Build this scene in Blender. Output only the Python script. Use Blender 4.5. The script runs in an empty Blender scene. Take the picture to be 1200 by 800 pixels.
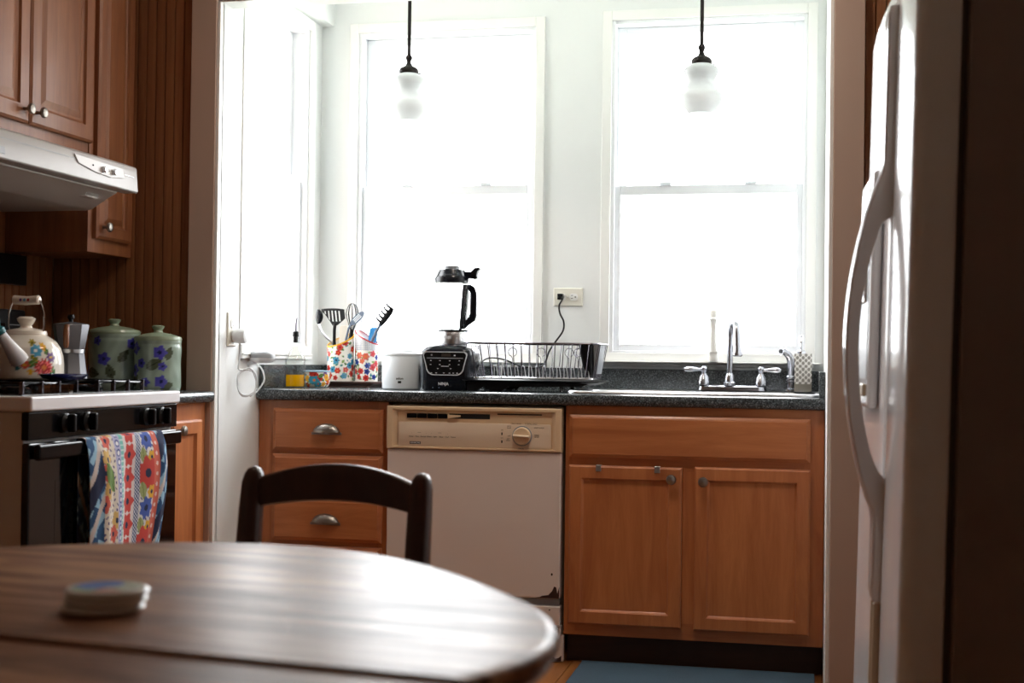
import bpy, bmesh, math, random
from mathutils import Vector, Matrix
random.seed(7)
PI = math.pi
scene = bpy.context.scene
COL = scene.collection

# ------------------------------------------------------------------ camera, light, exposure
cam_d = bpy.data.cameras.new('camera')
cam = bpy.data.objects.new('camera', cam_d)
COL.objects.link(cam)
_r = Vector((0.97760425, 0.21008444, 0.01242838))
_u = Vector((-0.0091723, -0.01646617, 0.99982235))
_f = Vector((-0.21025177, 0.97754457, 0.01417044))
cam.matrix_world = Matrix(((_r.x, _u.x, -_f.x, 1.4284), (_r.y, _u.y, -_f.y, -4.6172),
                           (_r.z, _u.z, -_f.z, 1.0228), (0, 0, 0, 1)))
cam_d.sensor_width = 36
cam_d.lens = 1611.5 / 1200 * 36
cam_d.clip_start = 0.05
cam_d.dof.use_dof = True
cam_d.dof.focus_distance = 4.75
cam_d.dof.aperture_fstop = 4.5
scene.camera = cam

world = bpy.data.worlds.new('overcast_sky')
scene.world = world
world.use_nodes = True
bg = world.node_tree.nodes['Background']
# overcast sky: brighter at the zenith than at the horizon
_n, _l = world.node_tree.nodes, world.node_tree.links
_tc = _n.new('ShaderNodeTexCoord')
_sep = _n.new('ShaderNodeSeparateXYZ')
_l.new(_tc.outputs['Generated'], _sep.inputs[0])
_mr = _n.new('ShaderNodeMapRange')
_mr.inputs['From Min'].default_value = 0.0
_mr.inputs['From Max'].default_value = 1.0
_mr.inputs['To Min'].default_value = 0.55
_mr.inputs['To Max'].default_value = 1.0
_l.new(_sep.outputs['Z'], _mr.inputs['Value'])
_mu = _n.new('ShaderNodeMath')
_mu.operation = 'MULTIPLY'
_mu.inputs[1].default_value = 16.0
_l.new(_mr.outputs[0], _mu.inputs[0])
bg.inputs[0].default_value = (0.95, 0.975, 1.0, 1)
_l.new(_mu.outputs[0], bg.inputs[1])

vs = scene.view_settings
scene.display_settings.display_device = 'sRGB'
vs.view_transform = 'Standard'
vs.look = 'None'
vs.exposure = 0.28
vs.gamma = 1.0
vs.use_curve_mapping = False
scene.cycles.max_bounces = 10
scene.cycles.diffuse_bounces = 6
scene.cycles.transparent_max_bounces = 16
scene.cycles.caustics_reflective = False
scene.cycles.caustics_refractive = False
scene.cycles.sample_clamp_indirect = 6
scene.cycles.use_denoising = True


def portal(name, loc, rot, sx, sy):
    d = bpy.data.lights.new(name, 'AREA')
    d.shape = 'RECTANGLE'
    d.size = sx
    d.size_y = sy
    d.cycles.is_portal = True
    o = bpy.data.objects.new(name, d)
    o.location = loc
    o.rotation_euler = rot
    COL.objects.link(o)


portal('window_daylight', (0.03, 0.77, 1.69), (-PI / 2, 0, 0), 0.80, 1.36)
portal('window_daylight', (1.05, 0.77, 1.69), (-PI / 2, 0, 0), 0.80, 1.36)
portal('window_daylight', (-0.66, 0.15, 1.69), (0, -PI / 2, 0), 1.36, 0.68)


# ------------------------------------------------------------------ materials
def lin(c):
    if isinstance(c, str):
        c = tuple(int(c[i:i + 2], 16) / 255 for i in (0, 2, 4))
    return tuple(x / 12.92 if x <= 0.04045 else ((x + 0.055) / 1.055) ** 2.4 for x in c)


def mat(name, c, rough=0.5, metal=0.0, coat=0.0, spec=0.5, noise=0.0, nscale=40, bump=0.0, trans=0.0):
    m = bpy.data.materials.new(name)
    m.use_nodes = True
    nt = m.node_tree
    b = nt.nodes['Principled BSDF']
    b.inputs['Base Color'].default_value = (*lin(c), 1)
    b.inputs['Roughness'].default_value = rough
    b.inputs['Metallic'].default_value = metal
    b.inputs['Coat Weight'].default_value = coat
    b.inputs['Coat Roughness'].default_value = 0.1
    b.inputs['Specular IOR Level'].default_value = spec
    b.inputs['Transmission Weight'].default_value = trans
    if noise or bump:
        tc = nt.nodes.new('ShaderNodeTexCoord')
        n = nt.nodes.new('ShaderNodeTexNoise')
        n.inputs['Scale'].default_value = nscale
        n.inputs['Detail'].default_value = 4
        nt.links.new(tc.outputs['Object'], n.inputs['Vector'])
        if noise:
            hs = nt.nodes.new('ShaderNodeHueSaturation')
            hs.inputs['Color'].default_value = (*lin(c), 1)
            mr = nt.nodes.new('ShaderNodeMapRange')
            mr.inputs['To Min'].default_value = 1 - noise
            mr.inputs['To Max'].default_value = 1 + noise
            nt.links.new(n.outputs['Fac'], mr.inputs['Value'])
            nt.links.new(mr.outputs[0], hs.inputs['Value'])
            nt.links.new(hs.outputs[0], b.inputs['Base Color'])
        if bump:
            bp = nt.nodes.new('ShaderNodeBump')
            bp.inputs['Strength'].default_value = bump
            bp.inputs['Distance'].default_value = 0.002
            nt.links.new(n.outputs['Fac'], bp.inputs['Height'])
            nt.links.new(bp.outputs[0], b.inputs['Normal'])
    return m


def wood(name, c1, c2, scale, rough=0.35, coat=0.0, bump=0.15, rot=0.0, c3=None, rvar=0.0, rough_var=0.0):
    m = bpy.data.materials.new(name)
    m.use_nodes = True
    nt = m.node_tree
    N, L = nt.nodes, nt.links
    b = N['Principled BSDF']
    tc = N.new('ShaderNodeTexCoord')
    mp = N.new('ShaderNodeMapping')
    mp.inputs['Scale'].default_value = scale
    mp0 = N.new('ShaderNodeMapping')
    mp0.inputs['Rotation'].default_value = (0, 0, rot)
    oi = N.new('ShaderNodeObjectInfo')
    mul = N.new('ShaderNodeMath')
    mul.operation = 'MULTIPLY'
    mul.inputs[1].default_value = 17.0
    L.new(oi.outputs['Random'], mul.inputs[0])
    L.new(tc.outputs['Object'], mp0.inputs['Vector'])
    L.new(mp0.outputs[0], mp.inputs['Vector'])
    L.new(mul.outputs[0], mp.inputs['Location'])
    n = N.new('ShaderNodeTexNoise')
    n.inputs['Scale'].default_value = 1.0
    n.inputs['Detail'].default_value = 6
    n.inputs['Roughness'].default_value = 0.65
    n.inputs['Distortion'].default_value = 0.6
    L.new(mp.outputs[0], n.inputs['Vector'])
    cr = N.new('ShaderNodeValToRGB')
    cr.color_ramp.elements[0].position = 0.36 if rough_var else 0.3
    cr.color_ramp.elements[0].color = (*lin(c1), 1)
    cr.color_ramp.elements[1].position = 0.64 if rough_var else 0.7
    cr.color_ramp.elements[1].color = (*lin(c2), 1)
    if c3:
        e = cr.color_ramp.elements.new(0.5)
        e.color = (*lin(c3), 1)
    L.new(n.outputs['Fac'], cr.inputs[0])
    hs = N.new('ShaderNodeHueSaturation')
    mr = N.new('ShaderNodeMapRange')
    mr.inputs['To Min'].default_value = 1 - rvar
    mr.inputs['To Max'].default_value = 1 + rvar
    L.new(oi.outputs['Random'], mr.inputs['Value'])
    L.new(mr.outputs[0], hs.inputs['Value'])
    L.new(cr.outputs[0], hs.inputs['Color'])
    L.new(hs.outputs[0], b.inputs['Base Color'])
    b.inputs['Roughness'].default_value = rough
    if rough_var:
        mr2 = N.new('ShaderNodeMapRange')
        mr2.inputs['From Min'].default_value = 0.3
        mr2.inputs['From Max'].default_value = 0.7
        mr2.inputs['To Min'].default_value = rough + rough_var
        mr2.inputs['To Max'].default_value = rough - rough_var
        L.new(n.outputs['Fac'], mr2.inputs['Value'])
        L.new(mr2.outputs[0], b.inputs['Roughness'])
    b.inputs['Coat Weight'].default_value = coat
    b.inputs['Coat Roughness'].default_value = 0.12
    bp = N.new('ShaderNodeBump')
    bp.inputs['Strength'].default_value = bump
    bp.inputs['Distance'].default_value = 0.002
    L.new(n.outputs['Fac'], bp.inputs['Height'])
    L.new(bp.outputs[0], b.inputs['Normal'])
    return m


def speckle(name, cols, scale=350, rough=0.35):
    m = bpy.data.materials.new(name)
    m.use_nodes = True
    nt = m.node_tree
    N, L = nt.nodes, nt.links
    b = N['Principled BSDF']
    tc = N.new('ShaderNodeTexCoord')
    n = N.new('ShaderNodeTexNoise')
    n.inputs['Scale'].default_value = scale
    n.inputs['Detail'].default_value = 3
    n.inputs['Roughness'].default_value = 0.7
    L.new(tc.outputs['Object'], n.inputs['Vector'])
    cr = N.new('ShaderNodeValToRGB')
    cr.color_ramp.interpolation = 'LINEAR'
    els = cr.color_ramp.elements
    els[0].position, els[0].color = 0.36, (*lin(cols[0]), 1)
    els[1].position, els[1].color = 0.66, (*lin(cols[-1]), 1)
    for i, c in enumerate(cols[1:-1]):
        e = els.new(0.36 + 0.3 * (i + 1) / (len(cols) - 1))
        e.color = (*lin(c), 1)
    L.new(n.outputs['Fac'], cr.inputs[0])
    L.new(cr.outputs[0], b.inputs['Base Color'])
    b.inputs['Roughness'].default_value = rough
    return m


def pane_glass(name, tint=(1, 1, 1), dust=0.0, edge=0.0):
    m = bpy.data.materials.new(name)
    m.use_nodes = True
    nt = m.node_tree
    N, L = nt.nodes, nt.links
    N.remove(N['Principled BSDF'])
    out = N['Material Output']
    t = N.new('ShaderNodeBsdfTransparent')
    t.inputs[0].default_value = (*tint, 1)
    g = N.new('ShaderNodeBsdfGlossy')
    g.inputs['Roughness'].default_value = 0.02
    lw = N.new('ShaderNodeFresnel')
    lw.inputs[0].default_value = 1.45
    mx = N.new('ShaderNodeMixShader')
    geo = N.new('ShaderNodeNewGeometry')
    inv = N.new('ShaderNodeMath')
    inv.operation = 'SUBTRACT'
    inv.inputs[0].default_value = 1.0
    L.new(geo.outputs['Backfacing'], inv.inputs[1])
    fm = N.new('ShaderNodeMath')
    fm.operation = 'MULTIPLY'
    L.new(lw.outputs[0], fm.inputs[0])
    L.new(inv.outputs[0], fm.inputs[1])
    L.new(fm.outputs[0], mx.inputs[0])
    L.new(t.outputs[0], mx.inputs[1])
    L.new(g.outputs[0], mx.inputs[2])
    if edge:
        fw = N.new('ShaderNodeLayerWeight')
        fw.inputs['Blend'].default_value = 0.5
        pw_ = N.new('ShaderNodeMath')
        pw_.operation = 'POWER'
        pw_.inputs[1].default_value = 4.0
        mc = N.new('ShaderNodeMix')
        mc.data_type = 'RGBA'
        mc.inputs['A'].default_value = (*tint, 1)
        mc.inputs['B'].default_value = (edge, edge * 1.02, edge * 1.03, 1)
        L.new(fw.outputs['Facing'], pw_.inputs[0])
        L.new(pw_.outputs[0], mc.inputs['Factor'])
        L.new(mc.outputs['Result'], t.inputs[0])
    last = mx
    if dust:
        tc = N.new('ShaderNodeTexCoord')
        n = N.new('ShaderNodeTexNoise')
        n.inputs['Scale'].default_value = 38
        n.inputs['Detail'].default_value = 6
        n.inputs['Roughness'].default_value = 0.75
        L.new(tc.outputs['Object'], n.inputs['Vector'])
        mr = N.new('ShaderNodeMapRange')
        mr.inputs['From Min'].default_value = 0.45
        mr.inputs['From Max'].default_value = 0.8
        mr.inputs['To Max'].default_value = dust
        L.new(n.outputs['Fac'], mr.inputs['Value'])
        d = N.new('ShaderNodeBsdfDiffuse')
        d.inputs[0].default_value = (0.8, 0.8, 0.8, 1)
        m2 = N.new('ShaderNodeMixShader')
        L.new(mr.outputs[0], m2.inputs[0])
        L.new(mx.outputs[0], m2.inputs[1])
        L.new(d.outputs[0], m2.inputs[2])
        last = m2
    L.new(last.outputs[0], out.inputs[0])
    return m


def painted(name, rough=0.25, coat=0.0, bump=0.0):
    m = bpy.data.materials.new(name)
    m.use_nodes = True
    nt = m.node_tree
    b = nt.nodes['Principled BSDF']
    a = nt.nodes.new('ShaderNodeAttribute')
    a.attribute_name = 'Col'
    nt.links.new(a.outputs['Color'], b.inputs['Base Color'])
    b.inputs['Roughness'].default_value = rough
    b.inputs['Coat Weight'].default_value = coat
    if bump:
        tc = nt.nodes.new('ShaderNodeTexCoord')
        n = nt.nodes.new('ShaderNodeTexNoise')
        n.inputs['Scale'].default_value = 900
        bp = nt.nodes.new('ShaderNodeBump')
        bp.inputs['Strength'].default_value = bump
        bp.inputs['Distance'].default_value = 0.001
        nt.links.new(tc.outputs['Object'], n.inputs['Vector'])
        nt.links.new(n.outputs['Fac'], bp.inputs['Height'])
        nt.links.new(bp.outputs[0], b.inputs['Normal'])
    return m


def emit(name, c, s):
    m = bpy.data.materials.new(name)
    m.use_nodes = True
    b = m.node_tree.nodes['Principled BSDF']
    b.inputs['Base Color'].default_value = (*lin(c), 1)
    b.inputs['Emission Color'].default_value = (*lin(c), 1)
    b.inputs['Emission Strength'].default_value = s
    return m


M = {}
M['cab_v'] = wood('maple_vertical', 'a55f38', 'c57d4c', (22, 22, 2.2), 0.38, 0.15, 0.1, rvar=0.04)
M['cab_h'] = wood('maple_horizontal', 'a55f38', 'c57d4c', (2.2, 22, 22), 0.38, 0.15, 0.1, rvar=0.04)
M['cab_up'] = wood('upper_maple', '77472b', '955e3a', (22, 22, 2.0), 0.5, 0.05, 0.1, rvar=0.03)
M['toe'] = wood('dark_toe_board', '3a2418', '4a2e20', (2, 20, 20), 0.6)
M['bead'] = wood('beadboard_stain', '764628', '92603c', (40, 40, 2.0), 0.5, 0.05, 0.1, rvar=0.12)
M['floorwood'] = wood('floor_oak', '7a4a24', 'a86c38', (26, 2.2, 26), 0.35, 0.15, 0.15, rvar=0.15)
M['table'] = wood('table_oak', '5c3a26', 'c2946e', (2.4, 19, 19), 0.36, 0.0, 0.5, rot=0.0, c3='94674a', rvar=0.1, rough_var=0.06)
M['table'].node_tree.nodes['Principled BSDF'].inputs['Specular IOR Level'].default_value = 0.2
M['chair'] = wood('dark_chair_wood', '3a211a', '4d2e24', (20, 20, 3), 0.35, 0.2, 0.08)
M['wallwhite'] = mat('white_painted_wall', 'e6e8e8', 0.6, bump=0.25, nscale=14)
M['trimwhite'] = mat('white_gloss_trim', 'eeeeec', 0.35, bump=0.08, nscale=20)
M['vinyl'] = mat('white_vinyl_sash', 'eceef2', 0.3)
M['casing'] = mat('taupe_painted_casing', 'b8a294', 0.5, bump=0.2, nscale=30)
M['ceil'] = mat('ceiling_paint', 'e2ddd4', 0.8)
M['wallroom'] = mat('warm_room_wall', 'b7a596', 0.7)
M['counter'] = speckle('dark_speckled_laminate', ['1d2123', '32373a', '4b5154', '7e8487'], 210, 0.2)
M['dwframe'] = mat('almond_plastic', 'd9bc98', 0.45)
M['dwpanel'] = mat('almond_panel', 'd6c0a8', 0.4)
M['dwdoor'] = mat('dishwasher_enamel', 'e2d4cc', 0.3, noise=0.03, nscale=6)
M['rust'] = mat('rust', '3a1d12', 0.9, noise=0.4, nscale=60)
M['black'] = mat('black_plastic', '0a0a0c', 0.35, spec=0.25)
M['blackgloss'] = mat('black_glass', '08080a', 0.08, coat=0.3)
M['blackenamel'] = mat('black_enamel', '08080b', 0.16, spec=0.25)
M['blacknavy'] = mat('blue_black_plastic', '10131b', 0.22, spec=0.35)
M['enamel'] = mat('white_enamel', 'efeef2', 0.1)
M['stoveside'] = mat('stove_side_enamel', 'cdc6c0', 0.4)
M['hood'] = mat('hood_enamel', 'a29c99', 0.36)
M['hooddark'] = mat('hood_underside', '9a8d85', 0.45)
M['hoodplate'] = mat('hood_plate', 'b6b1ad', 0.35)
M['steel'] = mat('brushed_steel', 'c9c9cc', 0.28, metal=1.0)
M['chrome'] = mat('chrome', 'd5d6da', 0.12, metal=1.0)
M['rackwire'] = mat('rack_wire', '6f6c74', 0.22, metal=1.0)
M['nickel'] = mat('satin_nickel', '98918a', 0.36, metal=1.0)
M['alum'] = mat('cast_aluminium', '77777b', 0.5, metal=0.8)
M['silverpaint'] = mat('silver_paint', 'd6d8dc', 0.3, metal=0.2)
M['tapmetal'] = mat('satin_tap_metal', 'b2b3ba', 0.2, metal=1.0)
M['printmatte'] = painted('printed_cork', 0.6)
M['bronze'] = mat('dark_bronze', '1e1614', 0.4, metal=0.6)
M['greywash'] = mat('grey_plastic', '8f9296', 0.4)
M['opal'] = mat('opal_glass', 'f2f3f4', 0.2)
_nt = M['opal'].node_tree
_tl = _nt.nodes.new('ShaderNodeBsdfTranslucent')
_tl.inputs[0].default_value = (0.9, 0.91, 0.92, 1)
_mx = _nt.nodes.new('ShaderNodeMixShader')
_mx.inputs[0].default_value = 0.5
_nt.links.new(_nt.nodes['Principled BSDF'].outputs[0], _mx.inputs[1])
_nt.links.new(_tl.outputs[0], _mx.inputs[2])
_nt.links.new(_mx.outputs[0], _nt.nodes['Material Output'].inputs[0])
M['whiteplastic'] = mat('white_plastic', 'e9eef2', 0.3)
M['whitecer'] = mat('white_ceramic', 'f2f0ec', 0.15)
M['coaster'] = mat('glazed_stoneware', 'e6dfd6', 0.2)
M['cream'] = mat('cream_enamel', 'e8ded0', 0.2)
M['ivory'] = mat('ivory_plate', 'e0ddd2', 0.35)
M['darkslot'] = mat('dark_slot', '15120f', 0.7)
M['fridge'] = mat('fridge_white', 'e6e5e6', 0.12, bump=0.03, nscale=260)
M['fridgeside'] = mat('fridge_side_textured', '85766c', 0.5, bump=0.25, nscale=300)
M['gasket'] = mat('grey_gasket', '5c4f48', 0.7)
M['tan'] = mat('tan_trim', 'b8a488', 0.4)
M['glass'] = pane_glass('window_glass')
M['glassdust'] = pane_glass('dusty_window_glass', dust=0.5)
M['clear'] = pane_glass('clear_glass', (0.97, 0.98, 0.97), edge=0.35)
M['oil'] = bpy.data.materials.new('olive_oil')
M['oil'].use_nodes = True
_nt = M['oil'].node_tree
_nt.nodes.remove(_nt.nodes['Principled BSDF'])
_t = _nt.nodes.new('ShaderNodeBsdfTransparent')
_t.inputs[0].default_value = (0.80, 0.55, 0.03, 1)
_d = _nt.nodes.new('ShaderNodeBsdfTranslucent')
_d.inputs[0].default_value = (0.86, 0.58, 0.02, 1)
_m = _nt.nodes.new('ShaderNodeMixShader')
_m.inputs[0].default_value = 0.38
_nt.links.new(_t.outputs[0], _m.inputs[1])
_nt.links.new(_d.outputs[0], _m.inputs[2])
_nt.links.new(_m.outputs[0], _nt.nodes['Material Output'].inputs[0])
M['walnut'] = mat('dark_walnut_tray', '3a221b', 0.4, noise=0.2, nscale=30)
M['cyan'] = mat('blue_silicone', '2f8fd0', 0.45)
M['creamsil'] = mat('cream_silicone', 'e6dfd2', 0.5)
M['bluegrey'] = mat('blue_grey_nylon', '5d6b80', 0.4)
M['rug'] = mat('slate_blue_mat', '42596a', 0.95, noise=0.12, nscale=120, bump=0.4)
M['teal'] = mat('teal_silicone', '1f6a70', 0.4)
M['brownwood'] = mat('brown_handle', '7a4a28', 0.4)
M['print'] = painted('printed_ceramic', 0.18, 0.2)
M['cloth'] = painted('printed_cotton', 0.9, 0.0, 0.4)
M['fill_glow'] = emit('added_fill_dome', 'fff0e2', 50.0)  # glowing dome of the added, unseen ceiling fill lamp
M['green_led'] = emit('green_led', '8cff30', 3.0)
M['lawn'] = mat('pale_ground', 'b9bcae', 0.95, noise=0.15, nscale=3)
M['inktext'] = mat('dark_ink', '33291f', 0.6)
M['silvertext'] = mat('silver_ink', 'd8dade', 0.35)
M['display'] = mat('display_window', '3a342c', 0.3)


# ------------------------------------------------------------------ geometry helpers
def root_of(o):
    while o.parent:
        o = o.parent
    return o


class MB:
    def __init__(s):
        s.b = bmesh.new()

    def face(s, vs_):
        try:
            return s.b.faces.new(vs_)
        except ValueError:
            return None

    def box(s, x0, x1, y0, y1, z0, z1):
        v = [s.b.verts.new((x, y, z)) for z in (z0, z1) for y in (y0, y1) for x in (x0, x1)]
        for f in ((0, 2, 3, 1), (4, 5, 7, 6), (0, 1, 5, 4), (2, 6, 7, 3), (0, 4, 6, 2), (1, 3, 7, 5)):
            s.face([v[i] for i in f])
        return s

    def rings(s, rl, close=True, cap0=True, cap1=True):
        R = [[s.b.verts.new(p) for p in r] for r in rl]
        n = len(R[0])
        for a, b in zip(R, R[1:]):
            for i in range(n if close else n - 1):
                j = (i + 1) % n
                s.face([a[i], a[j], b[j], b[i]])
        if cap0:
            s.face(R[0][::-1])
        if cap1:
            s.face(R[-1])
        return s

    def lathe(s, prof, c=(0, 0, 0), n=32, cap0=True, cap1=True, sx=1, sy=1):
        rl = [[(c[0] + r * sx * math.cos(2 * PI * k / n), c[1] + r * sy * math.sin(2 * PI * k / n), c[2] + z)
               for k in range(n)] for r, z in prof]
        return s.rings(rl, True, cap0, cap1)

    def tube(s, pts, r, n=8, closed=False, flat=1.0):
        P = [Vector(p) for p in pts]
        rr = r if isinstance(r, (list, tuple)) else [r] * len(P)
        m = len(P)
        T = []
        for i in range(m):
            if closed:
                t = P[(i + 1) % m] - P[i - 1]
            else:
                t = P[min(i + 1, m - 1)] - P[max(i - 1, 0)]
            T.append(t.normalized())
        up = Vector((0, 0, 1)) if abs(T[0].z) < 0.9 else Vector((0, 1, 0))
        a = T[0].cross(up).normalized()
        rl = []
        for i in range(m):
            a = (a - T[i] * a.dot(T[i])).normalized()
            b = T[i].cross(a)
            rl.append([tuple(P[i] + rr[i] * (a * math.cos(2 * PI * k / n) + b * flat * math.sin(2 * PI * k / n)))
                       for k in range(n)])
        if closed:
            R = [[s.b.verts.new(p) for p in q] for q in rl]
            for i in range(m):
                A, B = R[i], R[(i + 1) % m]
                for k in range(n):
                    s.face([A[k], A[(k + 1) % n], B[(k + 1) % n], B[k]])
            return s
        return s.rings(rl)

    def prism(s, poly, fn, a, b):
        """poly of 2-D points mapped by fn(p, q, depth)"""
        return s.rings([[fn(p, q, a) for p, q in poly], [fn(p, q, b) for p, q in poly]])

    def sphere(s, c, r, n=16, sz=1.0):
        prof = [(r * math.sin(PI * k / (n // 2)), -r * sz * math.cos(PI * k / (n // 2))) for k in range(1, n // 2)]
        return s.lathe(prof, c, n)

    def build(s, name, m, parent=None, bevel=0.0, seg=2, sharp=38, world=True, loc=None, kind=None):
        bmesh.ops.recalc_face_normals(s.b, faces=s.b.faces)
        me = bpy.data.meshes.new(name)
        off = Vector((0, 0, 0))
        if world:
            if parent is not None:
                off = root_of(parent).location
            elif loc is not None:
                off = Vector(loc)
        for v in s.b.verts:
            v.co -= off
        s.b.to_mesh(me)
        s.b.free()
        o = bpy.data.objects.new(name, me)
        if parent is None and loc is not None:
            o.location = loc
        return finish(o, m, parent, bevel, seg, sharp, kind)


def finish(o, m, parent=None, bevel=0.0, seg=2, sharp=38, kind=None):
    me = o.data
    if m is not None:
        me.materials.append(m)
    for p in me.polygons:
        p.use_smooth = True
    me.set_sharp_from_angle(angle=math.radians(sharp))
    COL.objects.link(o)
    if parent is not None:
        o.parent = parent
    if bevel:
        md = o.modifiers.new('bevel', 'BEVEL')
        md.width = bevel
        md.segments = seg
        md.limit_method = 'ANGLE'
        md.angle_limit = math.radians(40)
        md.harden_normals = True
    if kind:
        o['kind'] = kind
    return o


def tag(o, label, cat, group=None):
    o['label'] = label
    o['category'] = cat
    if group:
        o['group'] = group
    return o


def thing(name, label, cat, loc, group=None, rz=0.0):
    o = bpy.data.objects.new(name, None)
    o.empty_display_size = 0.05
    o.location = loc
    o.rotation_euler = (0, 0, rz)
    COL.objects.link(o)
    return tag(o, label, cat, group)


def struct(name, loc=(0, 0, 0)):
    o = bpy.data.objects.new(name, None)
    o.location = loc
    COL.objects.link(o)
    o['kind'] = 'structure'
    return o


def box(name, m, parent, x0, x1, y0, y1, z0, z1, bevel=0.0, seg=2, **k):
    return MB().box(x0, x1, y0, y1, z0, z1).build(name, m, parent, bevel, seg, **k)


def copy_part(o, parent, loc=None):
    c = o.copy()
    COL.objects.link(c)
    c.parent = parent
    if loc is not None:
        c.location = loc
    return c


def nest(w, h, prof, fn):
    """nested rectangles: prof = [(inset, height)], fn(a, b, n) -> world"""
    m = MB()
    rl = []
    for i, d in prof:
        rl.append([fn(i, i, d), fn(w - i, i, d), fn(w - i, h - i, d), fn(i, h - i, d)])
    return m.rings(rl)


def txt(name, s, size, m, parent, fn, align='CENTER', bold=0.0):
    """flat lettering; fn maps (x, y, depth) of the text plane to world"""
    cu = bpy.data.curves.new(name, 'FONT')
    cu.body = s
    cu.size = size
    cu.align_x = align
    cu.align_y = 'CENTER'
    cu.extrude = 0.0003
    cu.offset = bold
    cu.resolution_u = 2
    t = bpy.data.objects.new(name, cu)
    COL.objects.link(t)
    dg = bpy.context.evaluated_depsgraph_get()
    me = bpy.data.meshes.new_from_object(t.evaluated_get(dg))
    bpy.data.objects.remove(t)
    off = root_of(parent).location
    for v in me.vertices:
        v.co = Vector(fn(v.co.x, v.co.y, v.co.z)) - off
    o = bpy.data.objects.new(name, me)
    return finish(o, m, parent)


def paint(o, fn):
    me = o.data
    at = me.color_attributes.new('Col', 'FLOAT_COLOR', 'POINT')
    for i, v in enumerate(me.vertices):
        c = fn(v.co)
        at.data[i].color = (c[0], c[1], c[2], 1)


def flowers_colour(s, t, base, fl):
    """fl: (x, y, r, petal colour, centre colour, petals, kind); later entries on top"""
    c = base
    for x, y, r, pc, cc, n, k in fl:
        dx, dy = s - x, t - y
        d = math.hypot(dx, dy)
        if d > r * 1.3:
            continue
        a = math.atan2(dy, dx)
        if k == 'leaf':
            ca, sa = math.cos(n), math.sin(n)
            u_, v_ = dx * ca + dy * sa, -dx * sa + dy * ca
            w_ = (1 - (u_ / r) ** 2) * (1 - .25 * u_ / r) * r * 0.55
            if abs(u_) < r and abs(v_) < w_:
                c = cc if abs(v_) < 0.05 * r else pc
        else:
            rr = r * (0.87 + 0.13 * math.cos(n * a))
            if d < rr:
                c = pc
                if k == 'dahlia' and (math.sin(n * a) > 0.55 or abs((d / r * 4) % 1 - .5) > .42) and d > .25 * r:
                    c = tuple(min(1, q * 1.8 + .12) for q in pc)
            if d < r * 0.27:
                c = cc
    return c


RED, DRED = lin('c8342a'), lin('8e1f24')
BLU, LBLU, TEAL = lin('2a3f8f'), lin('4f9cc0'), lin('3f8f96')
YEL, GRN, LGRN = lin('e8b030'), lin('4f7a3c'), lin('8aa860')
PUR, NAVY, ORA, WHT = lin('6a3f80'), lin('1d2748'), lin('e07a3a'), lin('f4f1ea')
PINK = lin('dc7f7a')

XL, XR, YB, YP, ZC = -0.4864, 1.4868, 0.5987, -0.3655, 0.914
XW = -1.09          # left wall
XRW = 2.42          # right wall
HZ = 2.205          # opening head
ZA = 2.60           # alcove ceiling
ZR = 2.62           # room ceiling
YR = -6.9           # rear wall


def toX(x0):        # a plane facing +X : (along -> Y, up -> Z, out -> +X)
    return lambda a, b, n: (x0 + n, a, b)


def toY(y0):        # a plane facing -Y
    return lambda a, b, n: (a, y0 - n, b)


# ------------------------------------------------------------------ structure
g = box('ground', M['lawn'], None, -25, 25, -40, 45, -0.75, -0.7)
g['kind'] = 'structure'

fl = struct('floor')
box('subfloor', M['toe'], fl, XW - .1, XRW + .1, YR - .1, YB + .1, -0.12, -0.012)
pw = 0.083
x = XW
plank = None
while x < XRW:
    if plank is None:
        plank = MB().box(0, pw - 0.0012, YR, YB, -0.012, 0).build('plank', M['floorwood'], fl, 0.0012, 1)
        plank.location = (x, 0, 0)
    else:
        copy_part(plank, fl, (x, 0, 0))
    x += pw

wl = struct('wall_left')
box('plaster', M['wallroom'], wl, XW - .12, XW - .012, YR - .1, YP + .14, 0, ZR)
# partition on the left of the alcove opening
wpl = struct('wall_front')
box('plaster', M['wallroom'], wpl, XW - .12, XL - .13, YP + .012, YP + .13, 0, ZR)
box('plaster', M['wallroom'], wpl, XR + .13, XRW + .12, YP + .012, YP + .13, 0, ZR)
box('header', M['trimwhite'], wpl, -.587, 1.589, YP, YP + .09, HZ, ZR)


def beads(parent, p0, p1, w, axis, z0, z1):
    base = None
    p = p0
    n = max(1, round((p1 - p0) / w))
    w = (p1 - p0) / n
    for i in range(n):
        if base is None:
            m = MB()
            g_, d_ = 0.0028, 0.012
            poly = [(0, 0), (0, d_ - .007), (g_, d_), (w - g_, d_), (w, d_ - .007), (w, 0)]
            if axis == 'x':
                m.rings([[(a, -b, z) for a, b in poly] for z in (z0, z1)])
            else:
                m.rings([[(b, a, z) for a, b in poly] for z in (z0, z1)])
            base = m.build('beadboard', M['bead'], parent, world=False)
            o = base
        else:
            o = copy_part(base, parent)
        o.location = (p, YP + .012, 0) if axis == 'x' else (XW - .012, p, 0)
        p += w


beads(wpl, XW, -0.587, 0.0345, 'x', 0, ZR)
beads(wpl, 1.589, XRW, 0.0310, 'x', 0, ZR)
beads(wl, -2.9, YP, 0.041, 'y', 0, ZR)
box('paneling', M['wallroom'], wl, XW - .012, XW, YR, -2.9, 0, ZR)

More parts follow.
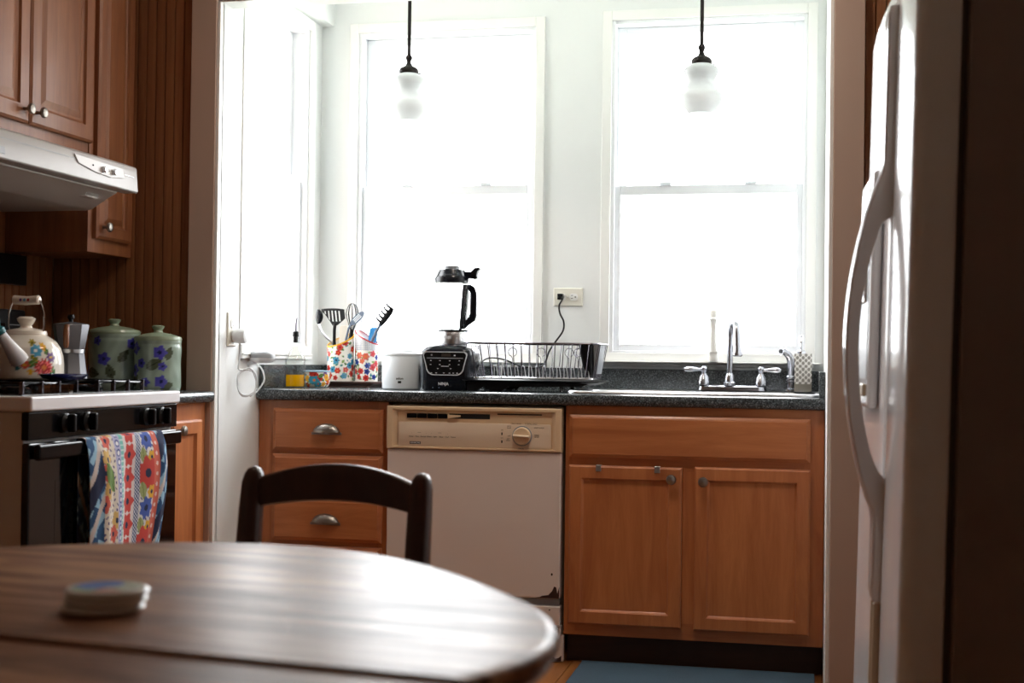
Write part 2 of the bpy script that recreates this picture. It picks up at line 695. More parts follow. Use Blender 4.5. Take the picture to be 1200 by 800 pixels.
wr = struct('wall_right')
box('plaster', M['wallroom'], wr, XRW, XRW + .12, YR - .1, YP + .13, 0, ZR)
wre = struct('wall_rear')
box('plaster', M['wallroom'], wre, XW - .1, XRW + .1, YR - .12, YR, 0, ZR)
ce = box('ceiling', M['ceil'], None, XW - .12, XRW + .12, YR - .12, YP + .13, ZR, ZR + .1)
ce['kind'] = 'structure'
ca = box('ceiling_alcove', M['wallwhite'], None, XL - .14, XR + .14, YP + .09, YB + .16, ZA, ZA + .3)
ca['kind'] = 'structure'

# casings round the opening (trim)
for i, (a, b) in enumerate(((-0.587, XL), (XR, 1.589))):
    t = struct('trim_%d' % (i + 1))
    if i == 0:
        box('casing_board', M['casing'], t, a, b - .011, YP - .018, YP + .012, 0, 2.30, 0.003)
        box('edge_strip', M['trimwhite'], t, b - .011, b, YP - .012, YP + .02, 0, HZ, 0.002)
    else:
        box('casing_board', M['casing'], t, a + .011, b, YP - .018, YP + .012, 0, 2.30, 0.003)
        box('edge_strip', M['trimwhite'], t, a, a + .011, YP - .012, YP + .02, 0, HZ, 0.002)
t = struct('trim_3')
box('casing_board', M['casing'], t, XL - .011, XR + .011, YP - .018, YP - .0005, HZ + .006, 2.30, 0.003)

# alcove side walls with window openings
SW = (-0.15, 0.455, 1.07, 2.305)
for nm, xa, xb in (('wall_alcove_left', XL - .13, XL), ('wall_alcove_right', XR, XR + .13)):
    w = struct(nm)
    y0, y1, z0, z1 = SW
    if xa == XR:
        box('plaster', M['wallwhite'], w, xa, xb, YP + .012, YB + .13, 0, ZA)
        continue
    box('plaster', M['wallwhite'], w, xa, xb, YP + .012, y0, 0, ZA)
    box('plaster', M['wallwhite'], w, xa, xb, y1, YB + .13, 0, ZA)
    box('plaster', M['wallwhite'], w, xa, xb, y0, y1, 0, z0)
    box('plaster', M['wallwhite'], w, xa, xb, y0, y1, z1, ZA)
    s = 1 if xb == XL else -1
    xi = XL if s == 1 else XR
    box('soffit', M['wallwhite'], w, min(xi, xi + s * .05), max(xi, xi + s * .05), YP + .13, YB, 2.352, ZA)

# back wall
W1 = (-0.331, 0.389, 1.052, 2.321)
W2 = (0.686, 1.419, 1.06, 2.331)
wb = struct('wall_back')
for (a, b, c, d) in ((XL - .13, W1[0], 0, ZA), (W1[1], W2[0], 0, ZA), (W2[1], XR + .13, 0, ZA),
                     (W1[0], W1[1], 0, W1[2]), (W1[0], W1[1], W1[3], ZA),
                     (W2[0], W2[1], 0, W2[2]), (W2[0], W2[1], W2[3], ZA)):
    box('plaster', M['wallwhite'], wb, a, b, YB, YB + .14, c, d)


def window(name, a0, a1, z0, z1, glass_lo, zm, fn, stool=0.045):
    """double hung window: a along the wall, n into the wall (outwards)"""
    w = struct(name)

    def bx(nm, m, A0, A1, n0, n1, Z0, Z1, bev=0.002, parent=None):
        p, q = fn(A0, n0), fn(A1, n1)
        return box(nm, m, parent or w, min(p[0], q[0]), max(p[0], q[0]), min(p[1], q[1]), max(p[1], q[1]), Z0, Z1, bev)
    # frame lining
    t = .014
    bx('jamb', M['vinyl'], a0, a0 + t, .0, .11, z0, z1)
    bx('jamb', M['vinyl'], a1 - t, a1, .0, .11, z0, z1)
    bx('head_jamb', M['vinyl'], a0 + t, a1 - t, .0, .11, z1 - t, z1)
    bx('sill_jamb', M['vinyl'], a0 + t, a1 - t, .0, .13, z0, z0 + t * .6)
    # upper sash (outer track)
    i = a0 + t
    j = a1 - t

    def sash(nm, A0, A1, n0, n1, Z0, Z1, st, rt, rb, gl):
        s_ = bx(nm, M['vinyl'], A0, A0 + st, n0, n1, Z0, Z1)
        bx('stile', M['vinyl'], A1 - st, A1, n0, n1, Z0, Z1, parent=s_)
        bx('rail', M['vinyl'], A0 + st, A1 - st, n0, n1, Z1 - rt, Z1, parent=s_)
        bx('rail', M['vinyl'], A0 + st, A1 - st, n0, n1, Z0, Z0 + rb, parent=s_)
        nm_ = (n0 + n1) / 2
        bx('pane', gl, A0 + st - .004, A1 - st + .004, nm_ - .002, nm_ + .002, Z0 + rb - .004, Z1 - rt + .004, 0, parent=s_)
        return s_
    sash('upper_sash', i, j, .062, .09, zm - .005, z1 - t, .036, .026, .034, M['glass'])
    lo = sash('lower_sash', i, j, .022, .052, z0 + t * .6, zm + .032, .022, .036, .024, glass_lo)
    mid = (a0 + a1) / 2
    for d in (-.16, .16):
        bx('sash_lock', M['whiteplastic'], mid + d - .022, mid + d + .022, .010, .030, zm + .032, zm + .042, .003)
    # casing on the wall face
    c = .036
    ct = .012 if stool > .03 else .004
    bx('casing', M['trimwhite'], a0 - c, a0, -ct, 0, z0 - .0, z1 + c)
    bx('casing', M['trimwhite'], a1, a1 + c, -.012, 0, z0 - .0, z1 + c)
    bx('casing', M['trimwhite'], a0, a1, -.012, 0, z1, z1 + c)
    if stool:
        bx('window_stool', M['trimwhite'], a0 - c - .02 * (stool > .03), a1 + c + .02 * (stool > .03), -stool, .0, z0 - .037, z0 - .031, .002)
        bx('sill_face', M['trimwhite'], a0 - c, a1 + c, -.012, 0, z0 - .031, z0)
        bx('window_apron', M['trimwhite'], a0 - c, a1 + c, -.014, 0, z0 - .05, z0 - .037)
    return w


window('window_1', *W1, M['glass'], 1.678, lambda a, n: (a, YB + n))
window('window_2', *W2, M['glassdust'], 1.668, lambda a, n: (a, YB + n))
window('window_3', SW[0], SW[1], SW[2], SW[3], M['glassdust'], 1.678, lambda a, n: (XL - n, a), 0.018)
# ------------------------------------------------------------------ base cabinets in the alcove
def knob(parent, p, axis, m, s=1.0):
    """round cabinet knob; p on the door face, axis outward unit vector"""
    ax = Vector(axis)
    prof = [(.006, 0), (.005, .012), (.0085, .016), (.0155, .02), (.017, .025), (.014, .031), (.006, .034)]
    mb = MB()
    up = Vector((0, 0, 1))
    sd = ax.cross(up)
    n = 20
    rl = []
    for r, z in prof:
        rl.append([tuple(Vector(p) + ax * z * s + (sd * math.cos(2 * PI * k / n) + up * math.sin(2 * PI * k / n)) * r * s)
                   for k in range(n)])
    mb.rings(rl)
    return mb.build('knob', m, parent)


DOORP = [(0, 0), (0, .015), (.006, .021), (.042, .021), (.046, .014), (.050, .011), (.058, .011)]
DRAWP = [(0, 0), (0, .012), (.004, .015), (.010, .0175), (.013, .021), (.016, .021)]


def base_door(parent, x0, x1, z0, z1, y=0.0):
    o = nest(x1 - x0, z1 - z0, DOORP, lambda a, b, n: (x0 + a, y - n, z0 + b)).build('door', M['cab_v'], parent, sharp=25)
    return o


def drawer(parent, x0, x1, z0, z1, pull=True, nm='drawer'):
    o = nest(x1 - x0, z1 - z0, DRAWP, lambda a, b, n: (x0 + a, -n, z0 + b)).build(nm, M['cab_h'], parent, sharp=25)
    if pull:
        cx, cz = (x0 + x1) / 2, (z0 + z1) / 2 + .002
        mb = MB()
        rl = []
        n = 16
        for k in range(9):        # quarter-ellipsoid shell of a cup pull
            ph = k / 8 * PI / 2
            ring = []
            for q in range(n + 1):
                th = PI * q / n
                ring.append((cx + .05 * math.cos(th) * math.sin(ph + .02), -.021 - .026 * math.cos(ph) ** .8 * (math.sin(th) ** .4 if 0 < q < n else 0) if False else -.021 - .026 * math.cos(ph),
                             cz - .012 + .034 * math.sin(th) * math.sin(ph + .02)))
            rl.append(ring)
        mb.rings(rl, close=False, cap0=False, cap1=False)
        c = mb.build('cup_pull', M['nickel'], o, sharp=60)
        md = c.modifiers.new('thick', 'SOLIDIFY')
        md.thickness = .002
        mb = MB().box(cx - .056, cx + .056, -.0225, -.0208, cz - .018, cz - .009)
        mb.build('pull_flange', M['nickel'], o, .001)
    return o


def carcass(parent, x0, x1, y1, fm, stiles, rails, z0=0.1, z1=.873):
    box('side_panel', M['cab_v'], parent, x0, x0 + .016, 0.02, y1, z0, z1)
    box('side_panel', M['cab_v'], parent, x1 - .016, x1, 0.02, y1, z0, z1)
    box('bottom_panel', M['cab_h'], parent, x0 + .016, x1 - .016, 0.02, y1, z0, z0 + .016)
    box('back_panel', M['cab_v'], parent, x0 + .016, x1 - .016, y1 - .008, y1, z0 + .016, z1)
    for a, b in stiles:
        box('face_stile', M['cab_v'], parent, a, b, 0, .02, z0, z1)
    for a, b, c, d in rails:
        box('face_rail', M['cab_h'], parent, a, b, 0, .02, c, d)
    box('toe_board', M['toe'], parent, x0 + .002, x1 - .002, .065, .08, 0, z0)


c1 = thing('drawer_cabinet', 'narrow maple base cabinet of drawers with cup pulls, left of the dishwasher', 'cabinet', (-.245, .0, 0))
a0, a1 = XL + .002, -.004
carcass(c1, a0, a1, .56, None, [(a0, -.405), (-.04, a1)],
        [(-.405, -.04, .835, .873), (-.405, -.04, .672, .71), (-.405, -.04, .505, .56), (-.405, -.04, .345, .395), (-.405, -.04, .1, .135)])
for z0, z1 in ((.696, .847), (.545, .684), (.380, .530), (.122, .364)):
    drawer(c1, -.427, -.020, z0, z1)

c2 = thing('sink_cabinet', 'wide maple sink base cabinet with two panelled doors and a false drawer front', 'cabinet', (1.055, .0, 0))
b0, b1 = .627, XR - .002
carcass(c2, b0, b1, .56, None, [(b0, .665), (1.42, b1)],
        [(.665, 1.42, .835, .873), (.665, 1.42, .66, .72), (.665, 1.42, .1, .155)])
drawer(c2, .641, 1.440, .700, .844, pull=False, nm='false_front')
box('face_stile', M['cab_v'], c2, 1.0, 1.088, 0, .02, .155, .66)
dl = base_door(c2, .642, 1.023, .139, .674)
dr = base_door(c2, 1.065, 1.441, .137, .678)
knob(dl, (.990, -.021, .636), (0, -1, 0), M['nickel'])
knob(dr, (1.095, -.021, .631), (0, -1, 0), M['nickel'])
for xx in (.743, .941):
    MB().box(xx - .009, xx + .009, -.024, .0, .674, .6765).box(xx - .009, xx + .009, -.024, -.0205, .655, .675).build('towel_hook', M['steel'], dl, .001)

# worktop with sink cut-out, splashes
wt = thing('worktop', 'dark speckled laminate worktop with upstands along the alcove', 'worktop', (.5, .28, .874))
SX0, SX1, SY0, SY1 = .640, 1.462, .062, .50
mb = MB()
prof_f = [(-.02, .874), (-.028, .877), (-.032, .884), (-.032, .904), (-.028, .911), (-.02, .914)]
mb.rings([[(x_, a, b) for a, b in prof_f] + [(x_, .03, .914), (x_, .03, .874)] for x_ in (XL + .001, XR - .001)])
mb.build('front_edge', M['counter'], wt)
mb = MB()
xs_, ys_ = [XL + .001, SX0, SX1, XR - .001], [.03, SY0, SY1, YB - .001]
gv = {}
for k, z in enumerate((.874, .914)):
    for i, xx in enumerate(xs_):
        for j, yy in enumerate(ys_):
            gv[i, j, k] = mb.b.verts.new((xx, yy, z))
for i in range(3):
    for j in range(3):
        if (i, j) == (1, 1):
            continue
        for k in (0, 1):
            mb.face([gv[i, j, k], gv[i + 1, j, k], gv[i + 1, j + 1, k], gv[i, j + 1, k]])
for i in range(3):
    for j in (0, 3):
        mb.face([gv[i, j, 0], gv[i + 1, j, 0], gv[i + 1, j, 1], gv[i, j, 1]])
        mb.face([gv[j, i, 0], gv[j, i + 1, 0], gv[j, i + 1, 1], gv[j, i, 1]])
for (p, q) in (((1, 1), (2, 1)), ((2, 1), (2, 2)), ((2, 2), (1, 2)), ((1, 2), (1, 1))):
    mb.face([gv[(*p, 0)], gv[(*q, 0)], gv[(*q, 1)], gv[(*p, 1)]])
mb.build('slab', M['counter'], wt)
box('back_upstand', M['counter'], wt, XL + .001, XR - .001, YB - .02, YB - .001, .914, .999, .002)
box('side_upstand', M['counter'], wt, XL + .001, XL + .02, -.006, YB - .02, .914, .999, .002)
box('side_upstand', M['counter'], wt, XR - .02, XR - .001, -.006, YB - .02, .914, .999, .002)

# ------------------------------------------------------------------ sink and tap
sk = thing('sink', 'stainless steel double bowl sink let into the worktop', 'sink', (1.05, .28, .914))


def rrect(x0, x1, y0, y1, r, z, n=5):
    pts = []
    for cx, cy, a in ((x1 - r, y1 - r, 0), (x0 + r, y1 - r, PI / 2), (x0 + r, y0 + r, PI), (x1 - r, y0 + r, 1.5 * PI)):
        for k in range(n + 1):
            t_ = a + k / n * PI / 2
            pts.append((cx + r * math.cos(t_), cy + r * math.sin(t_), z))
    return pts


mb = MB()
ox0, ox1, oy0, oy1 = .618, 1.478, .035, .565
mb.rings([rrect(ox0, ox1, oy0, oy1, .04, .9142), rrect(ox0, ox1, oy0, oy1, .04, .919),
          rrect(ox0 + .006, ox1 - .006, oy0 + .006, oy1 - .006, .036, .9245),
          rrect(ox0 + .016, ox1 - .016, oy0 + .016, oy1 - .016, .03, .9245),
          rrect(ox0 + .026, ox1 - .026, oy0 + .026, oy1 - .095, .05, .920),
          ], cap0=False, cap1=False)
mb.build('rim', M['steel'], sk, sharp=60)
for q0, q1 in ((.645, 1.04), (1.06, 1.451)):
    mb = MB()
    mb.rings([rrect(q0, q1, .063, .469, .05, .9195), rrect(q0 + .006, q1 - .006, .069, .463, .05, .91),
              rrect(q0 + .012, q1 - .012, .075, .457, .06, .76), rrect(q0 + .05, q1 - .05, .11, .42, .06, .742)], cap0=False)
    mb.build('bowl', M['steel'], sk, sharp=60)
box('divider', M['steel'], sk, 1.035, 1.065, .066, .466, .9155, .9195, .001)

ft = thing('kitchen_tap', 'chrome gooseneck mixer tap with two lever handles at the sink', 'tap', (1.155, .51, .9245))
TY = .51
mb = MB()
mb.rings([rrect(1.03, 1.282, TY - .028, TY + .028, .026, .9246), rrect(1.034, 1.278, TY - .026, TY + .026, .025, .938),
          rrect(1.044, 1.268, TY - .018, TY + .018, .018, .944)])
mb.build('base_plate', M['tapmetal'], ft)
spx = 1.148
mb = MB()
mb.lathe([(.026, .943), (.026, .953), (.020, .957), (.0185, .972), (.012, .986), (.010, .99)], (spx, TY, 0), 24)
mb.build('spout_collar', M['tapmetal'], ft)
pts = [(spx, TY, .985), (spx + .001, TY, 1.06), (spx + .002, TY, 1.12)]
for k in range(1, 13):
    a = PI * k / 12
    pts.append((spx + .003 + .014 * (1 - math.cos(a)), TY - .055 * (1 - math.cos(a)), 1.135 + .045 * math.sin(a)))
pts += [(spx + .032, TY - .112, 1.105), (spx + .033, TY - .113, 1.078)]
MB().tube(pts, .0112, 14).build('spout', M['tapmetal'], ft)
MB().lathe([(.0115, .03), (.0125, .018), (.0165, .006), (.018, 0), (.018, -.006), (.014, -.009)], (spx + .0335, TY - .1135, 1.058), 20).build('spout_tip', M['tapmetal'], ft)
for sx_, s_ in ((1.054, -1), (1.262, 1)):
    h = MB().lathe([(.023, .943), (.023, .956), (.021, .96), (.019, .972), (.010, .984), (.010, .99), (.013, .997), (.012, 1.006), (.005, 1.013)], (sx_, TY, 0), 22).build('handle_body', M['tapmetal'], ft)
    MB().tube([(sx_, TY, .998), (sx_ + s_ * .02, TY - .004, .999), (sx_ + s_ * .04, TY - .008, 1.0), (sx_ + s_ * .06, TY - .012, 1.0), (sx_ + s_ * .072, TY - .014, .999)],
              [.006, .006, .0095, .0105, .006], 12).build('lever', M['tapmetal'], h)

sp = thing('side_spray', 'chrome pull-out side sprayer standing right of the tap', 'sprayer', (1.366, .52, .9245))
sx_, sy_ = 1.368, .53
MB().lathe([(.0235, .9246), (.0225, .931), (.015, .936), (.014, .957), (.0185, .96), (.0185, .965), (.014, .968), (.0175, .973), (.0175, .978), (.014, .982)], (sx_, sy_, 0), 22).build('holder', M['tapmetal'], sp)
MB().tube([(sx_, sy_, .98), (sx_ + .001, sy_, 1.02), (sx_, sy_ - .004, 1.04), (sx_ - .008, sy_ - .012, 1.056), (sx_ - .022, sy_ - .022, 1.068), (sx_ - .034, sy_ - .03, 1.070)],
          [.0125, .0145, .0145, .0135, .0115, .0145], 16).build('spray_head', M['tapmetal'], sp)
MB().tube([(sx_ - .0335, sy_ - .0297, 1.070), (sx_ - .0365, sy_ - .0325, 1.0705)], .009, 16).build('nozzle', M['black'], sp)
MB().tube([(sx_ + .013, sy_ - .008, 1.045), (sx_ + .018, sy_ - .006, 1.028), (sx_ + .017, sy_ - .004, 1.006)], [.004, .005, .003], 8).build('trigger', M['tapmetal'], sp)

# soap dispenser with lattice print
sd = thing('soap_dispenser', 'square grey and white lattice patterned soap dispenser with pump, at the sink corner', 'dispenser', (1.412, .465, .9245))
w2 = .0305
cx_, cy_ = 1.413, .465
mb = MB()
NX, NZ = 30, 56
zb, zt = .9247, 1.062
GRY, OFF = lin('9c9892'), lin('f4f2ee')


def lattice(s, t):
    if t < .029:
        return lin('8f897e')
    p = .0205
    u_, v_ = s / p, t / p

    def ringd(a, b, r):
        a -= round(a)
        b -= round(b)
        return abs(max(abs(a), abs(b), (abs(a) + abs(b)) * .72) - r)
    d = min(ringd(u_, v_, .36), ringd(u_ + .5, v_ + .5, .36))
    d2 = min(abs((u_ + v_) % 1 - .5), abs((u_ - v_) % 1 - .5)) * .7
    return OFF if min(d, d2 + .03) < .075 else GRY


per = []
for k in range(NX):
    per.append((-w2 + 2 * w2 * k / NX, -w2, -w2 + 2 * w2 * k / NX))
for k in range(NX):
    per.append((w2, -w2 + 2 * w2 * k / NX, w2 + 2 * w2 * k / NX))
for k in range(NX):
    per.append((w2 - 2 * w2 * k / NX, w2, 3 * w2 + 2 * w2 * k / NX))
for k in range(NX):
    per.append((-w2, w2 - 2 * w2 * k / NX, 5 * w2 + 2 * w2 * k / NX))
rl = [[(cx_ + a, cy_ + b, zb + (zt - zb) * k / NZ) for a, b, s_ in per] for k in range(NZ + 1)]
mb.rings(rl)
so = mb.build('bottle', M['print'], sd)


def _soap(co):
    x_, y_ = co.x + 1.412 - cx_, co.y + .465 - cy_
    s_ = x_ if abs(abs(y_) - w2) < 1e-4 else y_
    return lattice(s_, co.z)


paint(so, _soap)
MB().lathe([(.014, 1.062), (.014, 1.072), (.010, 1.075), (.0045, 1.076), (.0045, 1.10), (.008, 1.102), (.009, 1.124), (.006, 1.128)], (cx_ - .006, cy_, 0), 18).build('pump', M['chrome'], sd)
MB().tube([(cx_ - .006, cy_, 1.118), (cx_ - .006, cy_ - .03, 1.116), (cx_ - .006, cy_ - .036, 1.108)], .0042, 10).build('pump_spout', M['chrome'], sd)

# white candlestick on the window stool
cs = MB().lathe([(.0205, 0), (.0205, .006), (.020, .012), (.019, .018), (.018, .03), (.0205, .036), (.016, .05), (.013, .08), (.011, .12), (.013, .15), (.018, .16), (.013, .166), (.016, .185), (.013, .192)],
                (1.083, .5645, 1.0293), 28).build('candlestick', M['whitecer'], None, loc=(1.083, .5645, 1.0293))
tag(cs, 'white turned candlestick standing on the window sill behind the tap', 'candlestick')

# ------------------------------------------------------------------ dishwasher
dw = thing('dishwasher', 'old almond dishwasher with rust marks below the worktop', 'dishwasher', (.308, 0, 0))
DX0, DX1 = .0, .617
box('tub', M['dwpanel'], dw, DX0 + .006, DX1 - .006, .02, .55, .09, .868)
mb = MB()
mb.rings([[(DX0 + i_, -n, .715 + b_), (DX1 - i_, -n, .715 + b_), (DX1 - i_, -n, .863 - t_), (DX0 + i_, -n, .863 - t_)]
          for i_, b_, t_, n in ((0, 0, 0, -.02), (0, 0, 0, .028), (.004, .003, .004, .032), (.020, .007, .012, .032), (.034, .0095, .0165, .022), (.036, .010, .017, .021))])
cp = mb.build('control_panel', M['dwframe'], dw, sharp=20)
fp = MB()
fp.rings([rrect(.040, .580, .724, .808, .008, 0), rrect(.040, .580, .724, .808, .008, 1), rrect(.042, .578, .726, .806, .007, 2)])
for v in fp.b.verts:
    x_, y_, k = v.co
    v.co = (x_, -(.0215, .026, .027)[int(round(k))], y_)
fpo = fp.build('fascia', M['dwpanel'], cp)
YF = -.0272
f_dw = lambda ox, oz: (lambda a, b, n: (ox + a, YF - n - .0001, oz + b))
for k in range(4):
    x0 = .071 + k * .0368
    box('push_button', M['blackenamel'], cp, x0, x0 + .0345, -.0262, -.021, .8215, .8375, .001)
MB().box(.222, .366, -.0216, -.0208, .822, .839).build('latch_slot', M['darkslot'], cp)
MB().rings([[(.222, -.021, .823), (.222, -.040, .823), (.262, -.026, .828), (.262, -.021, .828)],
            [(.222, -.021, .835), (.222, -.040, .835), (.262, -.026, .834), (.262, -.021, .834)]]).build('latch_lever', M['dwframe'], cp)
MB().box(.392, .547, -.0218, -.0208, .838, .8425).build('vent_slot', M['darkslot'], cp)
# dial
MB().rings([[(.481 + r * math.cos(2 * PI * k / 36), y_, .768 + r * math.sin(2 * PI * k / 36)) for k in range(36)]
            for r, y_ in ((.0345, -.0265), (.0345, -.030), (.031, -.031))]).build('dial_ring', M['greywash'], cp)
MB().rings([[(.481 + r * math.cos(2 * PI * k / 36), y_, .768 + r * math.sin(2 * PI * k / 36)) for k in range(36)]
            for r, y_ in ((.0305, -.030), (.0295, -.044), (.027, -.046))]).build('dial', M['dwframe'], cp)
MB().rings([[(.452, -.045, .765), (.510, -.045, .762), (.510, -.045, .771), (.452, -.045, .774)],
            [(.454, -.056, .766), (.508, -.056, .763), (.508, -.056, .769), (.454, -.056, .772)]]).build('dial_grip', M['dwpanel'], cp, .002)
# printed legends
MB().box(.083, .122, YF - .0004, YF + .0002, .7315, .7405).build('brand_plate', M['black'], cp)
txt('lettering', 'KENMORE', .0075, M['silvertext'], cp, lambda a, b, n: (.1025 + a, YF - .0005 - n, .736 + b), bold=.0002)
for k, s in enumerate(('Heavy', 'Pots', 'Normal', 'Water', 'Light', 'Rinse', 'Cool', 'Cancel')):
    txt('lettering', s, .0062, M['inktext'], cp, f_dw(.088 + k * .0215, .758))
for k, s in enumerate(('.', '\u2014', '.', '.', '\u2014', '.')):
    txt('lettering', s, .012, M['inktext'], cp, f_dw((.09, .117, .143, .161, .19, .218)[k], .7725))
for (dx, dz, s) in ((-.022, .041, 'HEAVY WASH'), (.030, .041, 'NORMAL WASH'), (-.046, .029, 'POTS\nPANS'), (.058, .029, 'LIGHT WASH'), (.050, .0, 'RINSE\nHOLD'),
                    (-.046, -.001, 'OFF'), (-.048, -.014, 'DRY\nONLY'), (-.004, -.043, 'CANCEL')):
    txt('lettering', s, .0058, M['inktext'], cp, f_dw(.481 + dx, .768 + dz))
for dz in (.0055, -.0215):
    MB().box(.408, .412, YF - .0006, YF + .0002, .768 + dz - .004, .768 + dz + .005).build('indicator', M['darkslot'], cp)
    txt('lettering', 'ON', .005, M['inktext'], cp, f_dw(.410, .781 + dz))
dd = box('door', M['dwdoor'], dw, DX0 + .001, DX1 - .001, -.024, .02, .219, .713, .006)
box('door_rail', M['greywash'], dw, DX0 + .004, DX1 - .004, -.012, .02, .196, .217)
pnl = MB()
pnl.rings([[(DX0 + .001, -.022, .128), (DX1, -.022, .128), (DX1, -.024, .194), (DX0 + .001, -.024, .194)],
           [(DX0 + .001, .02, .128), (DX1, .02, .128), (DX1, .02, .194), (DX0 + .001, .02, .194)]])
pn = pnl.build('access_panel', M['dwdoor'], dw, .004)
lp = MB().box(DX0 + .001, DX1 + .002, -.017, .02, .093, .127).build('lower_lip', M['dwdoor'], dw, .004)
kk = box('kick_plate', M['dwdoor'], dw, DX0 + .004, DX1 + .01, -.002, .02, .004, .0925, .003)


def blotch(parent, pts, y):
    MB().rings([[(a, y, b) for a, b in pts], [(a, y - .0007, b) for a, b in pts]]).build('rust_patch', M['rust'], parent)


def jag(cx, cz, rx, rz, n=16, seed=0):
    rnd = random.Random(seed)
    return [(cx + rx * rnd.uniform(.6, 1) * math.cos(2 * PI * k / n), cz + rz * rnd.uniform(.6, 1) * math.sin(2 * PI * k / n)) for k in range(n)]


blotch(dd, [(.532, .2215), (.614, .2215), (.615, .262), (.608, .238), (.604, .259), (.597, .262), (.590, .246), (.577, .232), (.556, .229), (.548, .2245)], -.0241)
blotch(pn, jag(.582, .182, .0035, .0035, seed=2), -.0242)
blotch(lp, jag(.601, .112, .016, .011, seed=3), -.0171)
blotch(kk, [(.545, .006), (.62, .006), (.621, .026), (.612, .018), (.60, .014), (.592, .021), (.583, .012), (.57, .018), (.56, .009)], -.0021)
blotch(kk, [(.599, .063), (.605, .063), (.606, .087), (.599, .089)], -.0021)
blotch(dd, jag(.588, .302, .004, .006, seed=5), -.0242)

# ------------------------------------------------------------------ left run: stove, filler cabinet, uppers, hood
SY0_, SY1_ = -1.508, -.672
SF = -.47
st = thing('gas_stove', 'black and white freestanding gas stove with four burner knobs', 'stove', (-.78, -1.09, 0))
box('body', M['stoveside'], st, -1.06, -.495, SY0_ + .012, SY1_ - .004, .02, .879, .004)
ct = MB().box(-1.06, SF + .004, SY0_, SY1_, .8805, .919).build('cooktop', M['enamel'], st, .007, 3)
box('burner_well', M['blackenamel'], ct, -.99, -.53, SY0_ + .06, SY1_ - .06, .9188, .9206, .002)
pnl = MB().box(-.497, SF - .006, SY0_ + .004, SY1_ - .003, .808, .879).build('control_panel', M['blackenamel'], st, .003)
for yy in (-1.335, -1.224, -.884, -.787):
    kb = MB()
    rl = []
    for r, d in ((.026, 0), (.026, .008), (.02, .012), (.018, .014)):
        rl.append([(SF - .006 + d, yy + r * math.cos(2 * PI * k / 24), .846 + r * math.sin(2 * PI * k / 24)) for k in range(24)])
    kb.rings(rl)
    ko = kb.build('knob', M['black'], pnl)
    MB().box(SF + .006, SF + .028, yy - .007, yy + .007, .822, .870).build('knob_grip', M['black'], ko, .005, 3)
od = MB().box(-.497, SF - .004, SY0_ + .006, SY1_ - .006, .17, .801).build('oven_door', M['blackgloss'], st, .006, 3)
MB().box(SF - .0045, SF - .0035, SY0_ + .13, SY1_ - .13, .34, .70).build('door_window', M['blackgloss'], od, .001)
hb = MB().box(SF + .006, SF + .026, SY0_ + .004, SY1_ - .03, .758, .799).build('door_handle', M['blackenamel'], od, .008, 3)
for yy in (SY0_ + .03, SY1_ - .06):
    box('handle_mount', M['blackenamel'], hb, SF - .005, SF + .008, yy, yy + .03, .762, .792, .003)
box('storage_drawer', M['blackenamel'], st, -.497, SF - .006, SY0_ + .006, SY1_ - .006, .04, .16, .005)
bgd = box('backguard', M['black'], st, -1.06, -1.0, SY0_, SY1_, .9195, 1.165, .008, 3)
box('display', M['blackgloss'], bgd, -1.0, -.998, SY1_ - .24, SY1_ - .12, 1.06, 1.12)
box('backguard_line', M['greywash'], bgd, -1.0, -.9985, SY1_ - .10, SY1_ - .03, 1.115, 1.118)
box('green_light', M['green_led'], bgd, -1.0, -.9965, SY1_ - .02, SY1_ - .012, 1.094, 1.10)


def grate(y0, y1, x0, x1):
    gr = MB()
    z = .948
    r = .0055
    gr.tube([(x0, y0, z), (x1, y0, z), (x1, y1, z), (x0, y1, z)], r, 6, closed=True)
    go = gr.build('grate', M['blackenamel'], st, sharp=60)
    for (a, b) in ((x0, y0), (x1, y0), (x1, y1), (x0, y1), (x1, y0 * .66 + y1 * .34), (x1, y0 * .34 + y1 * .66)):
        MB().box(a - .006, a + .006, b - .004, b + .004, .9206, .953).build('grate_foot', M['rackwire'] if a == x1 else M['blackenamel'], go, .001)
    ym, xm = (y0 + y1) / 2, (x0 + x1) / 2
    for xc in ((x0 * .75 + x1 * .25), (x0 * .25 + x1 * .75)):
        for dx, dy in ((1, 0), (-1, 0), (0, 1), (0, -1)):
            MB().box(min(xc + dx * .03, xc + dx * .095) - (.004 if dx == 0 else 0), max(xc + dx * .03, xc + dx * .095) + (.004 if dx == 0 else 0),
                     min(ym + dy * .03, ym + dy * .125) - (.004 if dy == 0 else 0), max(ym + dy * .03, ym + dy * .125) + (.004 if dy == 0 else 0), .943, .953).build('grate_bar', M['blackenamel'], go)
        MB().lathe([(.042, .9206), (.042, .93), (.034, .936), (.02, .938)], (xc, ym, 0), 20).build('burner_cap', M['blackenamel'], go)
    return go


grate(SY0_ + .09, SY0_ + .36, -.96, -.55)
grate(SY1_ - .36, SY1_ - .09, -.96, -.55)
MB().sphere((-.51, -1.245, .924), .005, 8).build('burner_light', M['chrome'], ct)

